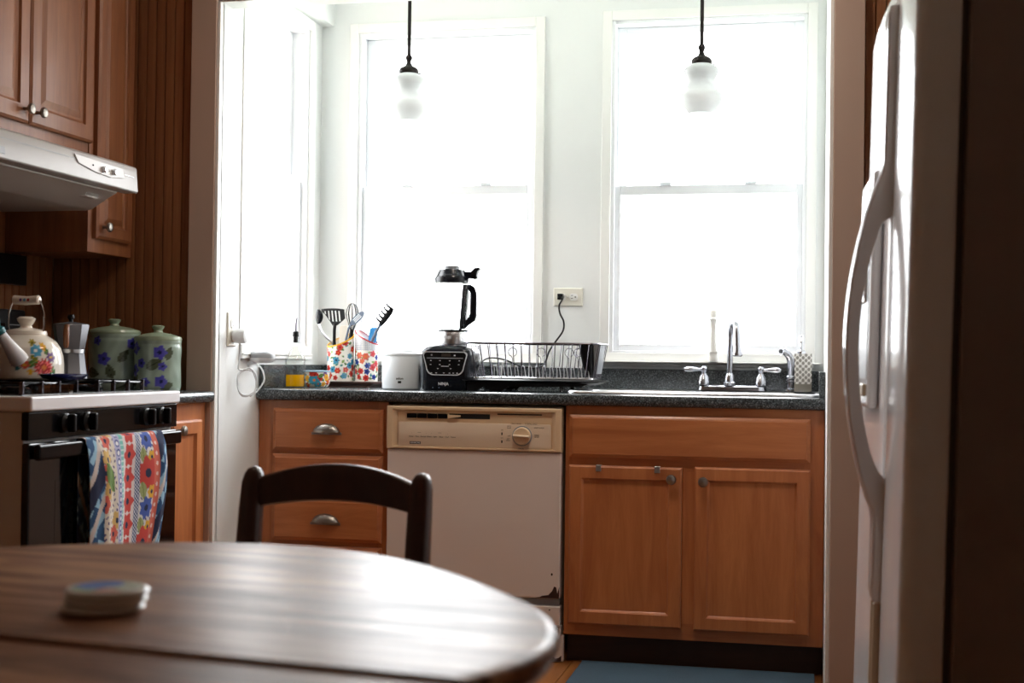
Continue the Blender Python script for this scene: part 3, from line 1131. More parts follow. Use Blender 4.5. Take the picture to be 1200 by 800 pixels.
# towel over the oven handle
tw = []
ny, nu = 150, 190
y0t, y1t = -1.287, -.842
xb_f, xb_b = SF + .0295, SF + .001
me_pts = []
Lf, Lb = .36, .30
arc = [(xb_b, .7985), (xb_b + .004, .8035), ((xb_b + xb_f) / 2, .8055), (xb_f - .004, .8035), (xb_f, .7985)]
path = [(xb_b, .7985 - Lb + Lb * k / 40, -(Lb - Lb * k / 40)) for k in range(40)]
acc = 0
for k, q in enumerate(arc):
    path.append((q[0], q[1], 0.012 * k))
nfr = 140
path += [(xb_f, .7985 - Lf * k / nfr, .048 + Lf * k / nfr) for k in range(1, nfr + 1)]
mb = MB()
grid = []
for (px, pz, s_) in path:
    row = []
    for k in range(ny + 1):
        f_ = k / ny
        d = max(0, s_ - .048)
        yy = y0t + (y1t - y0t) * f_
        fold = math.sin(f_ * 19 + 1.2 * math.sin(f_ * 5) + d * 2.0) * .006 * min(1, d / .12)
        fold += math.sin(f_ * 7.3 + .8 - d * 3) * .008 * min(1, d / .1)
        fold += (.018 * math.exp(-((f_ - .17) / .06) ** 2) + .012 * math.exp(-((f_ - .93) / .05) ** 2)) * min(1, d / .08)
        yy += d * (.03 * math.sin(f_ * 4)) - .03 * (f_ - .5) * d * 3 + (.02 * math.sin(d * 12) * f_)
        if s_ < 0:
            yy += .012
            fold = 0
        sag = .004 * math.sin(f_ * 11) if d == 0 and s_ >= 0 else 0
        row.append(mb.b.verts.new((px + fold + (.006 if d > 0 else 0) * min(1, d / .03), yy, pz)))
    grid.append(row)
for a, b in zip(grid, grid[1:]):
    for k in range(ny):
        mb.face([a[k], a[k + 1], b[k + 1], b[k]])
tow = mb.build('dish_towel', M['cloth'], None, loc=(SF + .03, -1.06, .80), sharp=180)
tag(tow, 'colourful floral striped dish towel hanging over the oven door handle', 'towel')
rnd = random.Random(3)
fl_t = []
band_of = [(0, .13, 'navy'), (.13, .32, 'yellow'), (.32, .40, 'chain'), (.40, .445, 'mint'), (.445, .61, 'red'), (.61, .665, 'check'), (.665, .82, 'mix'), (.82, .885, 'coral'), (.885, 1.01, 'navy')]
TWW = .445
for k in range(14):
    fl_t.append((TWW * .528, -.36 + .066 * k, .036, lin('d2453a'), NAVY, 6, 'f'))
for k in range(9):
    x_ = TWW * rnd.uniform(.155, .30)
    t_ = -.34 + .085 * k
    fl_t.append((x_ + .01, t_ + .02, .03, lin('d9b064'), NAVY, 6, 'f'))
    fl_t.append((x_ - .012, t_ + .055, .026, lin('d8604a'), NAVY, 5, 'f'))
fl_t.append((TWW * .215, .155, .05, lin('6f8f46'), lin('4f7030'), 1.0, 'leaf'))
for k in range(8):
    t_ = -.34 + .1 * k
    fl_t.append((TWW * .745, t_, .052 if k % 2 else .034, lin('d2453a') if k % 2 else lin('4a62b0'), NAVY, 7, 'f'))
    fl_t.append((TWW * .70, t_ + .05, .028, lin('a8b070'), lin('708040'), 1.3, 'leaf'))
    fl_t.append((TWW * .79, t_ + .055, .022, YEL, NAVY, 6, 'f'))


def towel_col(f_, s_):
    x_ = f_ * TWW
    for a, b, kd in band_of:
        if a <= f_ < b:
            break
    g_ = (f_ - a) / (b - a)
    if kd == 'navy':
        base = lin('24507a') if math.sin(x_ * 150 + math.sin(s_ * 70) * 2.2) + math.cos(s_ * 95 + x_ * 60) > -.2 else lin('9cc4d8')
        if math.sin(s_ * 44 + x_ * 90) > .72:
            base = lin('d8c8bc')
        if math.sin(s_ * 27 + 2 + x_ * 40) > .6:
            base = NAVY
        return base
    if kd == 'chain':
        dd_ = math.hypot((g_ - .5) * 1.0, ((s_ / .026) % 1 - .5) * .8)
        return lin('f0ece8') if dd_ < .2 else (lin('3f4a8c') if dd_ < .33 else lin('b9b6d2'))
    if kd == 'mint':
        return lin('7fc2b4') if math.sin(s_ * 420) > -.6 else lin('cfe6dc')
    if kd == 'check':
        return lin('2f3d6a') if (int(s_ / .0055) + int(x_ / .0055)) % 2 else lin('d8dce6')
    if kd == 'coral':
        dd_ = math.hypot((g_ - .5), ((s_ / .03) % 1 - .5))
        return lin('f0d0c0') if dd_ < .2 else lin('d86a54')
    base = {'yellow': lin('e9dcc6'), 'red': lin('ecdcd4'), 'mix': lin('e6e2da')}[kd]
    c = flowers_colour(x_, s_, base, fl_t)
    if c is base and math.sin(x_ * 260 + 1.7 * math.sin(s_ * 120)) * math.sin(s_ * 210) > .62:
        c = lin('5a4a78') if kd != 'red' else lin('ecdcd4')
    return c


me = tow.data
at = me.color_attributes.new('Col', 'FLOAT_COLOR', 'POINT')
ii = 0
for (px, pz, s_) in path:
    for k in range(ny + 1):
        c = towel_col(k / ny, s_)
        at.data[ii].color = (c[0] * .78, c[1] * .8, c[2] * .85, 1)
        ii += 1
md = tow.modifiers.new('thick', 'SOLIDIFY')
md.thickness = .0016

# filler cabinet right of stove
fc = thing('base_cabinet', 'slim maple base cabinet between the stove and the alcove opening', 'cabinet', (-.79, -.52, 0))
FX, FY0, FY1 = -.515, -.668, YP - .022
box('carcass', M['cab_v'], fc, XW + .004, FX, FY0, FY1, .1, .872)
box('toe_board', M['toe'], fc, XW + .004, FX - .06, FY0, FY1, 0, .1)
dd_ = nest(.215, .69, DOORP, lambda a, b, n: (FX + n, FY0 + .006 + a, .13 + b)).build('door', M['cab_v'], fc, sharp=25)
knob(dd_, (FX + .021, FY0 + .032, .792), (1, 0, 0), M['nickel'])
wt2 = MB()
prof = [(-.505, .873), (-.488, .876), (-.482, .884), (-.482, .902), (-.488, .910), (-.505, .913), (XW + .003, .913), (XW + .003, .873)]
wt2.rings([[(a, y_, b) for a, b in prof] for y_ in (SY1_ + .002, YP - .021)])
tag(wt2.build('worktop', M['counter'], None, loc=(-.79, -.52, .873), bevel=.004), 'short dark speckled worktop carrying the two green canisters', 'worktop')

# upper cabinets
UX = -.80


def upper(name, label, y0, y1, z0, z1, doors, knobs):
    u = thing(name, label, 'cabinet', ((XW + UX) / 2, (y0 + y1) / 2, z0))
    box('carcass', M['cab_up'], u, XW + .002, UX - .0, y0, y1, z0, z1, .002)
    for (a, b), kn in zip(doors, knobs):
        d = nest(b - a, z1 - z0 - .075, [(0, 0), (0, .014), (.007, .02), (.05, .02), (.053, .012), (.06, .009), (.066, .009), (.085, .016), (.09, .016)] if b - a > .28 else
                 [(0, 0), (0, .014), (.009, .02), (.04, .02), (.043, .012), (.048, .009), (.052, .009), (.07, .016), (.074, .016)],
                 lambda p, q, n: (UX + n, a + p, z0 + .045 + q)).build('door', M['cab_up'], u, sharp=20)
        knob(d, (UX + .02, kn, z0 + .082), (1, 0, 0), M['nickel'], .95)
    return u


upper('upper_cabinet', 'two-door maple wall cabinet above the range hood', -1.43, -.662, 1.648, 2.50, [(-1.40, -1.028), (-1.022, -.668 + .005)], [-1.058, -.992])
upper('upper_cabinet', 'narrow maple wall cabinet hanging lower beside the range hood', -.655, YP - .004, 1.352, 2.50, [(-.628, -.395)], [-.595])

# range hood
HY0, HY1, HX = -1.47, -.688, -.618
hd = thing('range_hood', 'off-white under-cabinet range hood above the stove', 'range hood', (-.85, -1.08, 1.48))
shell = [(XW + .004, 1.646), (-.79, 1.646), (-.66, 1.622), (HX - .004, 1.609), (HX + .0, 1.604), (HX + .006, 1.533), (HX + .002, 1.529), (-.66, 1.529), (-.665, 1.55), (XW + .004, 1.56)]
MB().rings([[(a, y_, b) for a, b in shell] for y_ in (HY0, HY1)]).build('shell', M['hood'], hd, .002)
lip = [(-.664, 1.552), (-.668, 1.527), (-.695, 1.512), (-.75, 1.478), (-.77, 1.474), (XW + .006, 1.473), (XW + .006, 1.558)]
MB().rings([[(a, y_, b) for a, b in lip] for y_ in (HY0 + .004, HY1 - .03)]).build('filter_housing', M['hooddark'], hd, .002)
MB().box(-.73, -.69, -.87, -.79, 1.5, 1.5305).build('lamp_cover', M['clear'], hd, .004)
fx = lambda a, b, n: (HX + .0062 - (b - 1.533) * .08 + n, a, b)
MB().rings([[fx(a, b, 0) for a, b in ((HY0 + .002, 1.5855), (-1.06, 1.5855), (-1.06, 1.5835), (HY0 + .002, 1.5835))],
            [fx(a, b, .0006) for a, b in ((HY0 + .002, 1.5855), (-1.06, 1.5855), (-1.06, 1.5835), (HY0 + .002, 1.5835))]]).build('seam_line', M['greywash'], hd)
pl = [(-1.065, 1.597), (-.78, 1.592), (-.775, 1.564), (-.86, 1.556), (-.96, 1.561), (-1.045, 1.574)]
cpn = MB().rings([[fx(a, b, 0) for a, b in pl], [fx(a, b, .003) for a, b in pl]]).build('switch_plate', M['hoodplate'], hd, .001)
for yy in (-.905, -.845):
    MB().rings([[(HX + .003 + d, yy + r * math.cos(2 * PI * k / 16), 1.573 + r * math.sin(2 * PI * k / 16)) for k in range(16)] for r, d in ((.009, 0), (.009, .01), (.006, .013))]).build('switch_button', M['chrome'], cpn)
MB().sphere((HX + .006, -.965, 1.578), .003, 8).build('indicator', M['darkslot'], cpn)
MB().rings([[fx(a, b, 0) for a, b in ((-.77, 1.578), (-.71, 1.577), (-.71, 1.574), (-.77, 1.575))], [fx(a, b, .0008) for a, b in ((-.77, 1.578), (-.71, 1.577), (-.71, 1.574), (-.77, 1.575))]]).build('embossed_line', M['whiteplastic'], hd)
MB().rings([[fx(a, b, 0) for a, b in ((-1.45, 1.562), (-1.415, 1.562), (-1.415, 1.543), (-1.45, 1.543))], [fx(a, b, .002) for a, b in ((-1.45, 1.562), (-1.415, 1.562), (-1.415, 1.543), (-1.45, 1.543))]]).build('badge', M['greywash'], hd, .0005)

bxw = box('wall_box', M['black'], None, XW, XW + .03, -.87, -.572, 1.248, 1.345, .004, loc=(XW, -.72, 1.248))
tag(bxw, 'black rectangular box fixed to the panelled wall under the hood', 'box')

# ------------------------------------------------------------------ things on the stove and short counter
DGR, CAN = lin('4a5340'), lin('93a597')


def canister(cx, cy, r, h, label, fl, z0=.9135):
    c = thing('canister', label, 'canister', (cx, cy, z0), 'green flowered canisters')
    n, m_ = 96, 70
    mb = MB()
    rl = []
    for k in range(m_ + 1):
        t_ = k / m_
        rr = r * (1 - .03 * math.exp(-((t_ - .0) / .05) ** 2) - .02 * math.exp(-((t_ - .93) / .03) ** 2) + .012 * math.sin(t_ * 9))
        rl.append([(cx + rr * math.cos(2 * PI * q / n), cy + rr * math.sin(2 * PI * q / n), z0 + h * t_) for q in range(n)])
    mb.rings(rl)
    o = mb.build('jar', M['print'], c)

    def fn(co):
        a = math.atan2(co.y, co.x)
        s_ = (a + PI / 2)
        if s_ > PI:
            s_ -= 2 * PI
        nz = .5 + .5 * math.sin(co.z * 90 + 3 * math.sin(a * 3)) * math.sin(a * 7)
        base = tuple(q * (.8 + .25 * nz) for q in CAN)
        return flowers_colour(s_ * r, co.z, base, fl)
    paint(o, fn)
    lid = MB().lathe([(r * 1.0, h), (r * 1.02, h + .006), (r * .98, h + .013), (r * .6, h + .022), (.016, h + .027), (.013, h + .034), (.019, h + .042), (.02, h + .047), (.014, h + .05)], (cx, cy, z0), 40)
    lo = lid.build('lid', mat('sage_glaze', '93a38c', .25, noise=.15, nscale=60), c)
    return c


V = lin('4a48a8')
canister(-.772, -.525, .0815, .180, 'larger green flowered ceramic canister beside the moka pot',
         [(-.035, .055, .03, DGR, lin('2c3424'), -.2, 'leaf'), (.028, .06, .026, DGR, lin('2c3424'), 1.9, 'leaf'), (.07, .11, .026, DGR, lin('2c3424'), .9, 'leaf'),
          (.06, .01, .03, DGR, lin('2c3424'), .4, 'leaf'), (-.075, .02, .02, DGR, DGR, 1., 'leaf'),
          (.006, .100, .022, V, NAVY, 5, 'f'), (-.016, .158, .016, V, NAVY, 5, 'f'), (-.035, .02, .016, lin('3f4a3c'), NAVY, 5, 'f'), (-.075, .07, .016, V, NAVY, 5, 'f'), (.10, .15, .02, V, NAVY, 5, 'f')])
canister(-.616, -.53, .074, .160, 'smaller green flowered ceramic canister next to the white casing',
         [(.022, .085, .03, DGR, lin('2c3424'), .5, 'leaf'), (-.055, .03, .03, DGR, lin('2c3424'), .8, 'leaf'), (.07, .12, .024, DGR, DGR, 1.2, 'leaf'), (.065, .015, .024, DGR, DGR, .4, 'leaf'),
          (.04, .122, .024, V, NAVY, 5, 'f'), (-.022, .088, .017, V, NAVY, 5, 'f'), (.05, .078, .015, V, NAVY, 5, 'f'), (-.005, .028, .016, V, NAVY, 5, 'f'),
          (.045, .03, .022, V, NAVY, 5, 'f'), (-.055, .065, .022, V, NAVY, 5, 'f'), (-.05, .135, .022, V, NAVY, 5, 'f')])

mk = thing('moka_pot', 'octagonal aluminium moka pot standing behind the kettle', 'coffee pot', (-.742, -.86, .953))
mcx, mcy, mz = -.738, -.855, .9535


def octa(prof, ang=PI / 8):
    return [[(mcx + r * math.cos(ang + k * PI / 4), mcy + r * math.sin(ang + k * PI / 4), mz + z) for k in range(8)] for r, z in prof]


MB().rings(octa([(.052, 0), (.050, .003), (.041, .075), (.041, .078)])).build('boiler', M['alum'], mk, .002)
MB().lathe([(.042, .077), (.042, .088)], (mcx, mcy, mz), 32).build('waist_ring', M['steel'], mk)
MB().rings(octa([(.041, .087), (.042, .09), (.054, .16), (.052, .164), (.012, .17)])).build('top_chamber', M['alum'], mk, .002)
MB().lathe([(.006, .168), (.006, .176), (.011, .182), (.009, .192)], (mcx, mcy, mz), 14).build('lid_knob', M['black'], mk)
MB().tube([(mcx + .018, mcy - .048, mz + .157), (mcx + .027, mcy - .07, mz + .155), (mcx + .030, mcy - .078, mz + .135), (mcx + .029, mcy - .075, mz + .10), (mcx + .028, mcy - .073, mz + .093)],
          [.006, .008, .009, .008, .006], 10).build('handle', M['brownwood'], mk)

kt = thing('kettle', 'cream enamel tea kettle with painted flowers on the front burner', 'kettle', (-.735, -1.09, .953))
kx, ky, kz = -.742, -1.09, .9535
prof = [(.098, 0), (.104, .004), (.105, .012), (.1045, .045), (.102, .068), (.095, .09), (.082, .108), (.062, .122), (.056, .126)]
fine = []
for (r0, z0), (r1, z1) in zip(prof, prof[1:]):
    for k in range(8):
        fine.append((r0 + (r1 - r0) * k / 8, z0 + (z1 - z0) * k / 8))
fine.append(prof[-1])
bo = MB().lathe(fine, (kx, ky, kz), 130).build('body', M['print'], kt, sharp=60)
CR = lin('e4dccf')
kfl = [(.062, .044, .016, GRN, LGRN, .6, 'leaf'), (.112, .022, .014, GRN, LGRN, 1.3, 'leaf'), (.096, .073, .013, GRN, LGRN, 2.2, 'leaf'), (.064, .056, .012, lin('7f8a3a'), YEL, 2.4, 'leaf'),
       (.062, .095, .010, lin('9a8a30'), lin('60501a'), 6, 'f'), (.088, .085, .012, YEL, ORA, 6, 'f'), (.108, .058, .014, PUR, YEL, 6, 'f'),
       (.070, .075, .017, LBLU, WHT, 7, 'f'), (.020, .047, .012, PUR, YEL, 6, 'f'), (.043, .039, .012, lin('d8604a'), YEL, 8, 'f'), (.026, .030, .007, TEAL, WHT, 5, 'f'),
       (.056, .021, .008, YEL, ORA, 6, 'f'), (.088, .032, .025, lin('b8302e'), ORA, 14, 'dahlia')]


def kfn(co):
    a = math.atan2(co.y - (ky + 1.09), co.x - (kx + .735)) + PI / 2 - .22
    if a > PI:
        a -= 2 * PI
    return flowers_colour((a * .102 + .004) / 1.15 + .012, co.z / 1.1, CR, kfl)


paint(bo, kfn)
MB().lathe([(.056, .124), (.058, .128), (.056, .137), (.045, .141), (.018, .146), (.015, .152), (.024, .166), (.026, .172), (.018, .178)], (kx, ky, kz), 40).build('lid', M['cream'], kt)
# spout, towards the camera and left
MB().tube([(kx + .035, ky - .085, kz + .055), (kx + .029, ky - .105, kz + .076), (kx + .012, ky - .120, kz + .108), (kx + .004, ky - .128, kz + .124)], [.027, .022, .0155, .014], 18).build('spout', M['enamel'], kt)
MB().tube([(kx + .003, ky - .129, kz + .125), (kx - .003, ky - .134, kz + .136), (kx - .006, ky - .137, kz + .142)], [.017, .019, .012], 14).build('whistle_cap', M['teal'], kt)
MB().tube([(kx - .004, ky - .132, kz + .143), (kx - .004, ky - .137, kz + .158), (kx - .001, ky - .145, kz + .168)], [.006, .008, .006], 10).build('cap_lever', M['teal'], kt)
# bail handle
lft = [(kx - .052, ky, kz + .13), (kx - .056, ky, kz + .155), (kx - .056, ky, kz + .185), (kx - .048, ky, kz + .21), (kx - .04, ky, kz + .225)]
MB().tube(lft, .0028, 8).build('handle_wire', M['chrome'], kt)
MB().tube([(2 * kx - a + .0, b, c) for a, b, c in lft], .0028, 8).build('handle_wire', M['chrome'], kt)
hp = MB().tube([(kx - .042, ky, kz + .226), (kx - .038, ky, kz + .226), (kx, ky, kz + .223), (kx + .038, ky, kz + .226), (kx + .042, ky, kz + .226)], [.008, .013, .0125, .013, .008], 20)
hp = hp.build('handle_grip', M['cream'], kt)
for (dx, c) in ((-.012, PUR), (.0, LBLU), (.012, RED)):
    mm = mat('grip_flower', 'b04040' if c is RED else ('6aa0c0' if c is LBLU else '705090'), .3)
    MB().lathe([(.005, 0), (.003, .0008)], (0, 0, 0), 8)
    f_ = MB()
    f_.rings([[(kx + dx + r * math.cos(2 * PI * k / 10), ky - .0128 + y_, kz + .225 + r * math.sin(2 * PI * k / 10)) for k in range(10)] for r, y_ in ((.005, .002), (.004, 0))])
    f_.build('painted_flower', mm, hp)

sr = MB()
sr.lathe([(.03, 0), (.052, .006), (.062, .017), (.060, .018), (.050, .009), (.0, .004)][:5], (-.585, -1.155, .9535), 60, sy=1.25)
sro = sr.build('spoon_rest', M['print'], None, loc=(-.585, -1.155, .9535))
tag(sro, 'dark blue painted spoon rest dish lying on the stove grate', 'spoon rest')
paint(sro, lambda co: lin('c8c84a') if (abs(math.atan2(co.y, co.x) - .9) < .16 and math.hypot(co.x, co.y) > .05) else (lin('4f7fae') if abs(math.atan2(co.y, co.x) - 1.25) < .1 else lin('1c2352')))

# ------------------------------------------------------------------ things on the long counter
ob = thing('oil_bottle', 'clear glass bottle of golden oil with a steel pourer', 'bottle', (-.398, .12, .9145))
ocx, ocy, oz = -.398, .12, .9145
MB().lathe([(.0345, 0), (.037, .003), (.037, .1), (.034, .112), (.024, .127), (.013, .145), (.0115, .175), (.0135, .177), (.0135, .185), (.0105, .185), (.0095, .147), (.022, .125), (.0335, .1), (.0335, .006), (.012, .012)],
           (ocx, ocy, oz), 40, cap1=True).build('glass', M['clear'], ob)
MB().lathe([(.032, .0068), (.0332, .010), (.0332, .048), (.032, .0485)], (ocx, ocy, oz), 36).build('oil', M['oil'], ob)
MB().lathe([(.008, .165), (.009, .186), (.012, .188), (.011, .205), (.006, .208)], (ocx, ocy, oz), 18).build('stopper', M['black'], ob)
MB().tube([(ocx, ocy, oz + .207), (ocx + .001, ocy, oz + .235), (ocx + .004, ocy, oz + .257)], [.004, .0034, .0022], 10).build('pourer', M['rackwire'], ob)

PRINT_W = lin('f3efe6')


def rose_list(W, H, n, seed, pal):
    r_ = random.Random(seed)
    out = []
    for k in range(n * 3):
        x_, t_ = r_.uniform(-W, W), r_.uniform(0.006, H)
        out.append((x_, t_, r_.uniform(.005, .009), r_.choice([GRN, LGRN, TEAL]), LGRN, r_.uniform(0, 3), 'leaf'))
    pts = []
    tries = 0
    while len(pts) < n and tries < 4000:
        tries += 1
        x_, t_ = r_.uniform(-W, W), r_.uniform(.01, H)
        if all(math.hypot(x_ - a, t_ - b) > .021 for a, b in pts):
            pts.append((x_, t_))
    for k, (x_, t_) in enumerate(pts):
        c, cc = pal[k % len(pal)]
        out.append((x_, t_, r_.uniform(.0105, .0155), c, cc, r_.choice([5, 6, 7]), 'f'))
    return out


def vessel(name, label, cat, cx, cy, z0, prof, rim_fn, rim_col, fl, base=PRINT_W, n=150, m_=90, wall=.0035, over=None):
    """round open vessel with printed outside; prof(t)->radius, rim_fn(angle)->height"""
    mb = MB()
    rl = []
    for k in range(m_ + 1):
        t_ = k / m_
        rl.append([(cx + prof(t_) * math.cos(2 * PI * q / n), cy + prof(t_) * math.sin(2 * PI * q / n), z0 + rim_fn(2 * PI * q / n) * t_) for q in range(n)])
    for k in range(13):
        t_ = 1 - .96 * k / 12
        rl.append([(cx + (prof(t_) - wall) * math.cos(2 * PI * q / n), cy + (prof(t_) - wall) * math.sin(2 * PI * q / n), z0 + rim_fn(2 * PI * q / n) * t_) for q in range(n)])
    mb.rings(rl)
    o = mb.build(name, M['print'], None, loc=(cx, cy, z0), sharp=70)
    tag(o, label, cat)
    me = o.data
    at = me.color_attributes.new('Col', 'FLOAT_COLOR', 'POINT')
    for i, v in enumerate(me.vertices):
        k = i // n
        a = 2 * PI * (i % n) / n
        s_ = a - 1.5 * PI
        if s_ < -PI:
            s_ += 2 * PI
        R = prof(.5)
        dist = rim_fn(a) - v.co.z
        if k > m_ + 1:
            c = lin('f0ece4')
        elif dist < .006 and rim_col:
            c = rim_col
        else:
            c = flowers_colour(s_ * R, v.co.z, base, fl)
            if over and c is base:
                c = over(s_ * R, v.co.z, rim_fn(a)) or c
        at.data[i].color = (*c, 1)
    return o


pal1 = [(RED, DRED), (LBLU, TEAL), (RED, ORA), (lin('3f8fb0'), NAVY), (lin('d04a40'), DRED)]
tr = MB()
tr.rings([rrect(-.386, -.184, .34, .50, .012, .9145), rrect(-.384, -.186, .342, .498, .012, .921), rrect(-.372, -.170, .335, .505, .012, .930), rrect(-.372, -.170, .335, .505, .012, .937)])
tag(tr.build('tray', M['walnut'], None, loc=(-.285, .42, .9145), bevel=.001), 'dark wooden tray carrying the two floral utensil crocks', 'tray')

CK1 = (-.327, .415, .0525)
CK2 = (-.228, .43, .0455)
vessel('utensil_crock', 'floral utensil crock with a yellow rim on the wooden tray', 'crock', CK1[0], CK1[1], .9375, lambda t_: CK1[2] * (.965 + .035 * t_),
       lambda a: .159 + .016 * math.cos(a) + .019 * math.sin(a), YEL, rose_list(.085, .15, 26, 11, pal1))
GR2 = lin('8a93a8')
pal2 = [(BLU, NAVY), (RED, DRED), (lin('c8505a'), RED), (BLU, NAVY), (lin('d86a54'), ORA)]
vessel('utensil_crock', 'floral and checked utensil crock with a slanted red rim on the wooden tray', 'crock', CK2[0], CK2[1], .9375, lambda t_: CK2[2] * (.97 + .03 * t_),
       lambda a: .172 - .026 * math.cos(a) + .004 * math.sin(a), lin('b83038'), rose_list(.07, .115, 20, 5, pal2),
       over=lambda s_, t_, h: (lin('9aa0b4') if (abs((s_ / .0055) % 1 - .5) > .34 or abs((t_ / .0055) % 1 - .5) > .34) else None) if t_ > .118 else None)

bfl = rose_list(.10, .05, 16, 21, [(RED, YEL), (lin('3f93b4'), lin('c86a3a')), (YEL, ORA), (PUR, YEL), (RED, DRED)])
vessel('bowl', 'small floral printed bowl with a blue rim behind the oil bottle', 'bowl', -.368, .27, .9145, lambda t_: .036 + .012 * min(1, t_ * 3.5) ** .6 + (.004 if t_ > .93 else 0),
       lambda a: .064, lin('a8cbe0'), bfl + [(.006, .028, .019, lin('3f93b4'), lin('c86a3a'), 6, 'f'), (.055, .038, .014, YEL, ORA, 6, 'f'), (-.006, .052, .011, RED, DRED, 5, 'f'), (.032, .045, .013, GRN, LGRN, .6, 'leaf')])


def P3(o, d, l):
    return tuple(Vector(o) + Vector(d) * l)


# utensils
ut = thing('slotted_turner', 'black slotted turner standing in the yellow-rimmed crock', 'turner', (-.345, .40, .945))
hd_pts = [(-.396, 1.214), (-.352, 1.216), (-.306, 1.211), (-.308, 1.178), (-.335, 1.158), (-.340, 1.150), (-.355, 1.150), (-.360, 1.160), (-.383, 1.188)]
mb = MB()
YU = .392


def strip_head():
    # outer frame plus bars left between five slots, all one connected sheet
    top = lambda x_: 1.216 - ((x_ + .352) / .046) ** 2 * .003
    xs5 = [-.388 + .0162 * k for k in range(6)]
    ys = []
    m = MB()

    def col(a0, a1, z0a, z1a, z0b, z1b):
        m.rings([[(a0, YU, z0a), (a1, YU, z0b), (a1, YU, z1b), (a0, YU, z1a)], [(a0, YU + .0025, z0a), (a1, YU + .0025, z0b), (a1, YU + .0025, z1b), (a0, YU + .0025, z1a)]])
    return m


XA = [-.397, -.386, -.380, -.372, -.366, -.358, -.352, -.344, -.338, -.330, -.324, -.314, -.305]


def ztop(x_):
    return 1.216 - abs(x_ + .352) ** 2 * 1.6


def zbot(x_):
    if x_ < -.358:
        return 1.212 - (x_ + .397) * (1.212 - 1.152) / .039
    if x_ < -.338:
        return 1.150
    return 1.152 + (x_ + .338) * .75 if x_ < -.306 else 1.178


vf = {}
for k, xx in enumerate(XA):
    zt_, zb_ = ztop(xx), zbot(xx)
    zs_hi = zt_ - .009
    zs_lo = max(zb_ + .004, min(1.166, zs_hi - .003))
    zs_lo = min(zs_lo, zs_hi - .001)
    for j, zz in enumerate((zb_, zs_lo, zs_hi, zt_)):
        for l, yy in enumerate((YU, YU + .0028)):
            vf[k, j, l] = mb.b.verts.new((xx + (zz - 1.19) * -.12, yy, zz))
slot = {1, 3, 5, 7, 9}
for k in range(len(XA) - 1):
    for j in range(3):
        hole = (j == 1 and k in slot)
        if not hole:
            for l in (0, 1):
                mb.face([vf[k, j, l], vf[k + 1, j, l], vf[k + 1, j + 1, l], vf[k, j + 1, l]])
    for j in (0, 3):
        mb.face([vf[k, j, 0], vf[k + 1, j, 0], vf[k + 1, j, 1], vf[k, j, 1]])
    if k in slot:
        for j in (1, 2):
            mb.face([vf[k, j, 0], vf[k + 1, j, 0], vf[k + 1, j, 1], vf[k, j, 1]])
        for kk_ in (k, k + 1):
            mb.face([vf[kk_, 1, 0], vf[kk_, 2, 0], vf[kk_, 2, 1], vf[kk_, 1, 1]])
for k in (0, len(XA) - 1):
    for j in range(3):
        mb.face([vf[k, j, 0], vf[k, j + 1, 0], vf[k, j + 1, 1], vf[k, j, 1]])
mb.build('blade', M['black'], ut)
MB().tube([(-.344, YU + .001, 1.156), (-.346, YU, 1.135), (-.346, YU, 1.09), (-.340, YU + .02, .955)], [.007, .0065, .0065, .006], 10).build('handle', M['black'], ut)

ldl = thing('serving_spoon', 'dark steel serving spoon leaning left in the yellow-rimmed crock', 'spoon', (-.36, .42, .945))
mb = MB()
rl = []
for k in range(13):
    t_ = k / 12
    w_ = .016 * math.sin(PI * (0.06 + .9 * t_)) ** .7
    c = Vector((-.416 + .004 * math.sin(t_ * PI), .405, 1.212 - .058 * t_))
    ring = []
    for q in range(10):
        a = 2 * PI * q / 10
        ring.append((c.x + w_ * .95 * math.cos(a) + .0, c.y + w_ * math.sin(a) * .5, c.z))
    rl.append(ring)
mb.rings(rl)
mb.build('bowl', M['blacknavy'], ldl)
MB().tube([(-.414, .405, 1.156), (-.405, .407, 1.128), (-.385, .412, 1.105), (-.355, .425, 1.075), (-.345, .44, .96)], [.004, .0035, .004, .005, .005], 8).build('handle', M['steel'], ldl)

wk = thing('whisk', 'wire balloon whisk standing in the yellow-rimmed crock', 'whisk', (-.30, .43, .945))
wx, wy = -.288, .43
for k in range(5):
    a = PI * k / 5
    pts = []
    for q in range(17):
        t_ = q / 16 * 2 - 1
        rad = .030 * math.copysign(abs(math.sin(PI * .5 * t_)) ** .9, t_) if abs(t_) < .6 else .030 * math.copysign(1, t_) * (1 - ((abs(t_) - .6) / .4) ** 1.6 * .85) * .809 ** .9
        zz = 1.236 - .11 * abs(t_) ** 2.2
        pts.append((wx + rad * math.cos(a), wy + rad * math.sin(a) * .8, zz))
    MB().tube(pts, .0017, 6).build('wire', M['rackwire'] if k % 2 else M['blacknavy'], wk)
MB().tube([(wx, wy, 1.135), (wx - .006, wy, 1.10), (wx - .02, wy - .01, .96)], [.008, .009, .008], 10).build('handle', M['black'], wk)

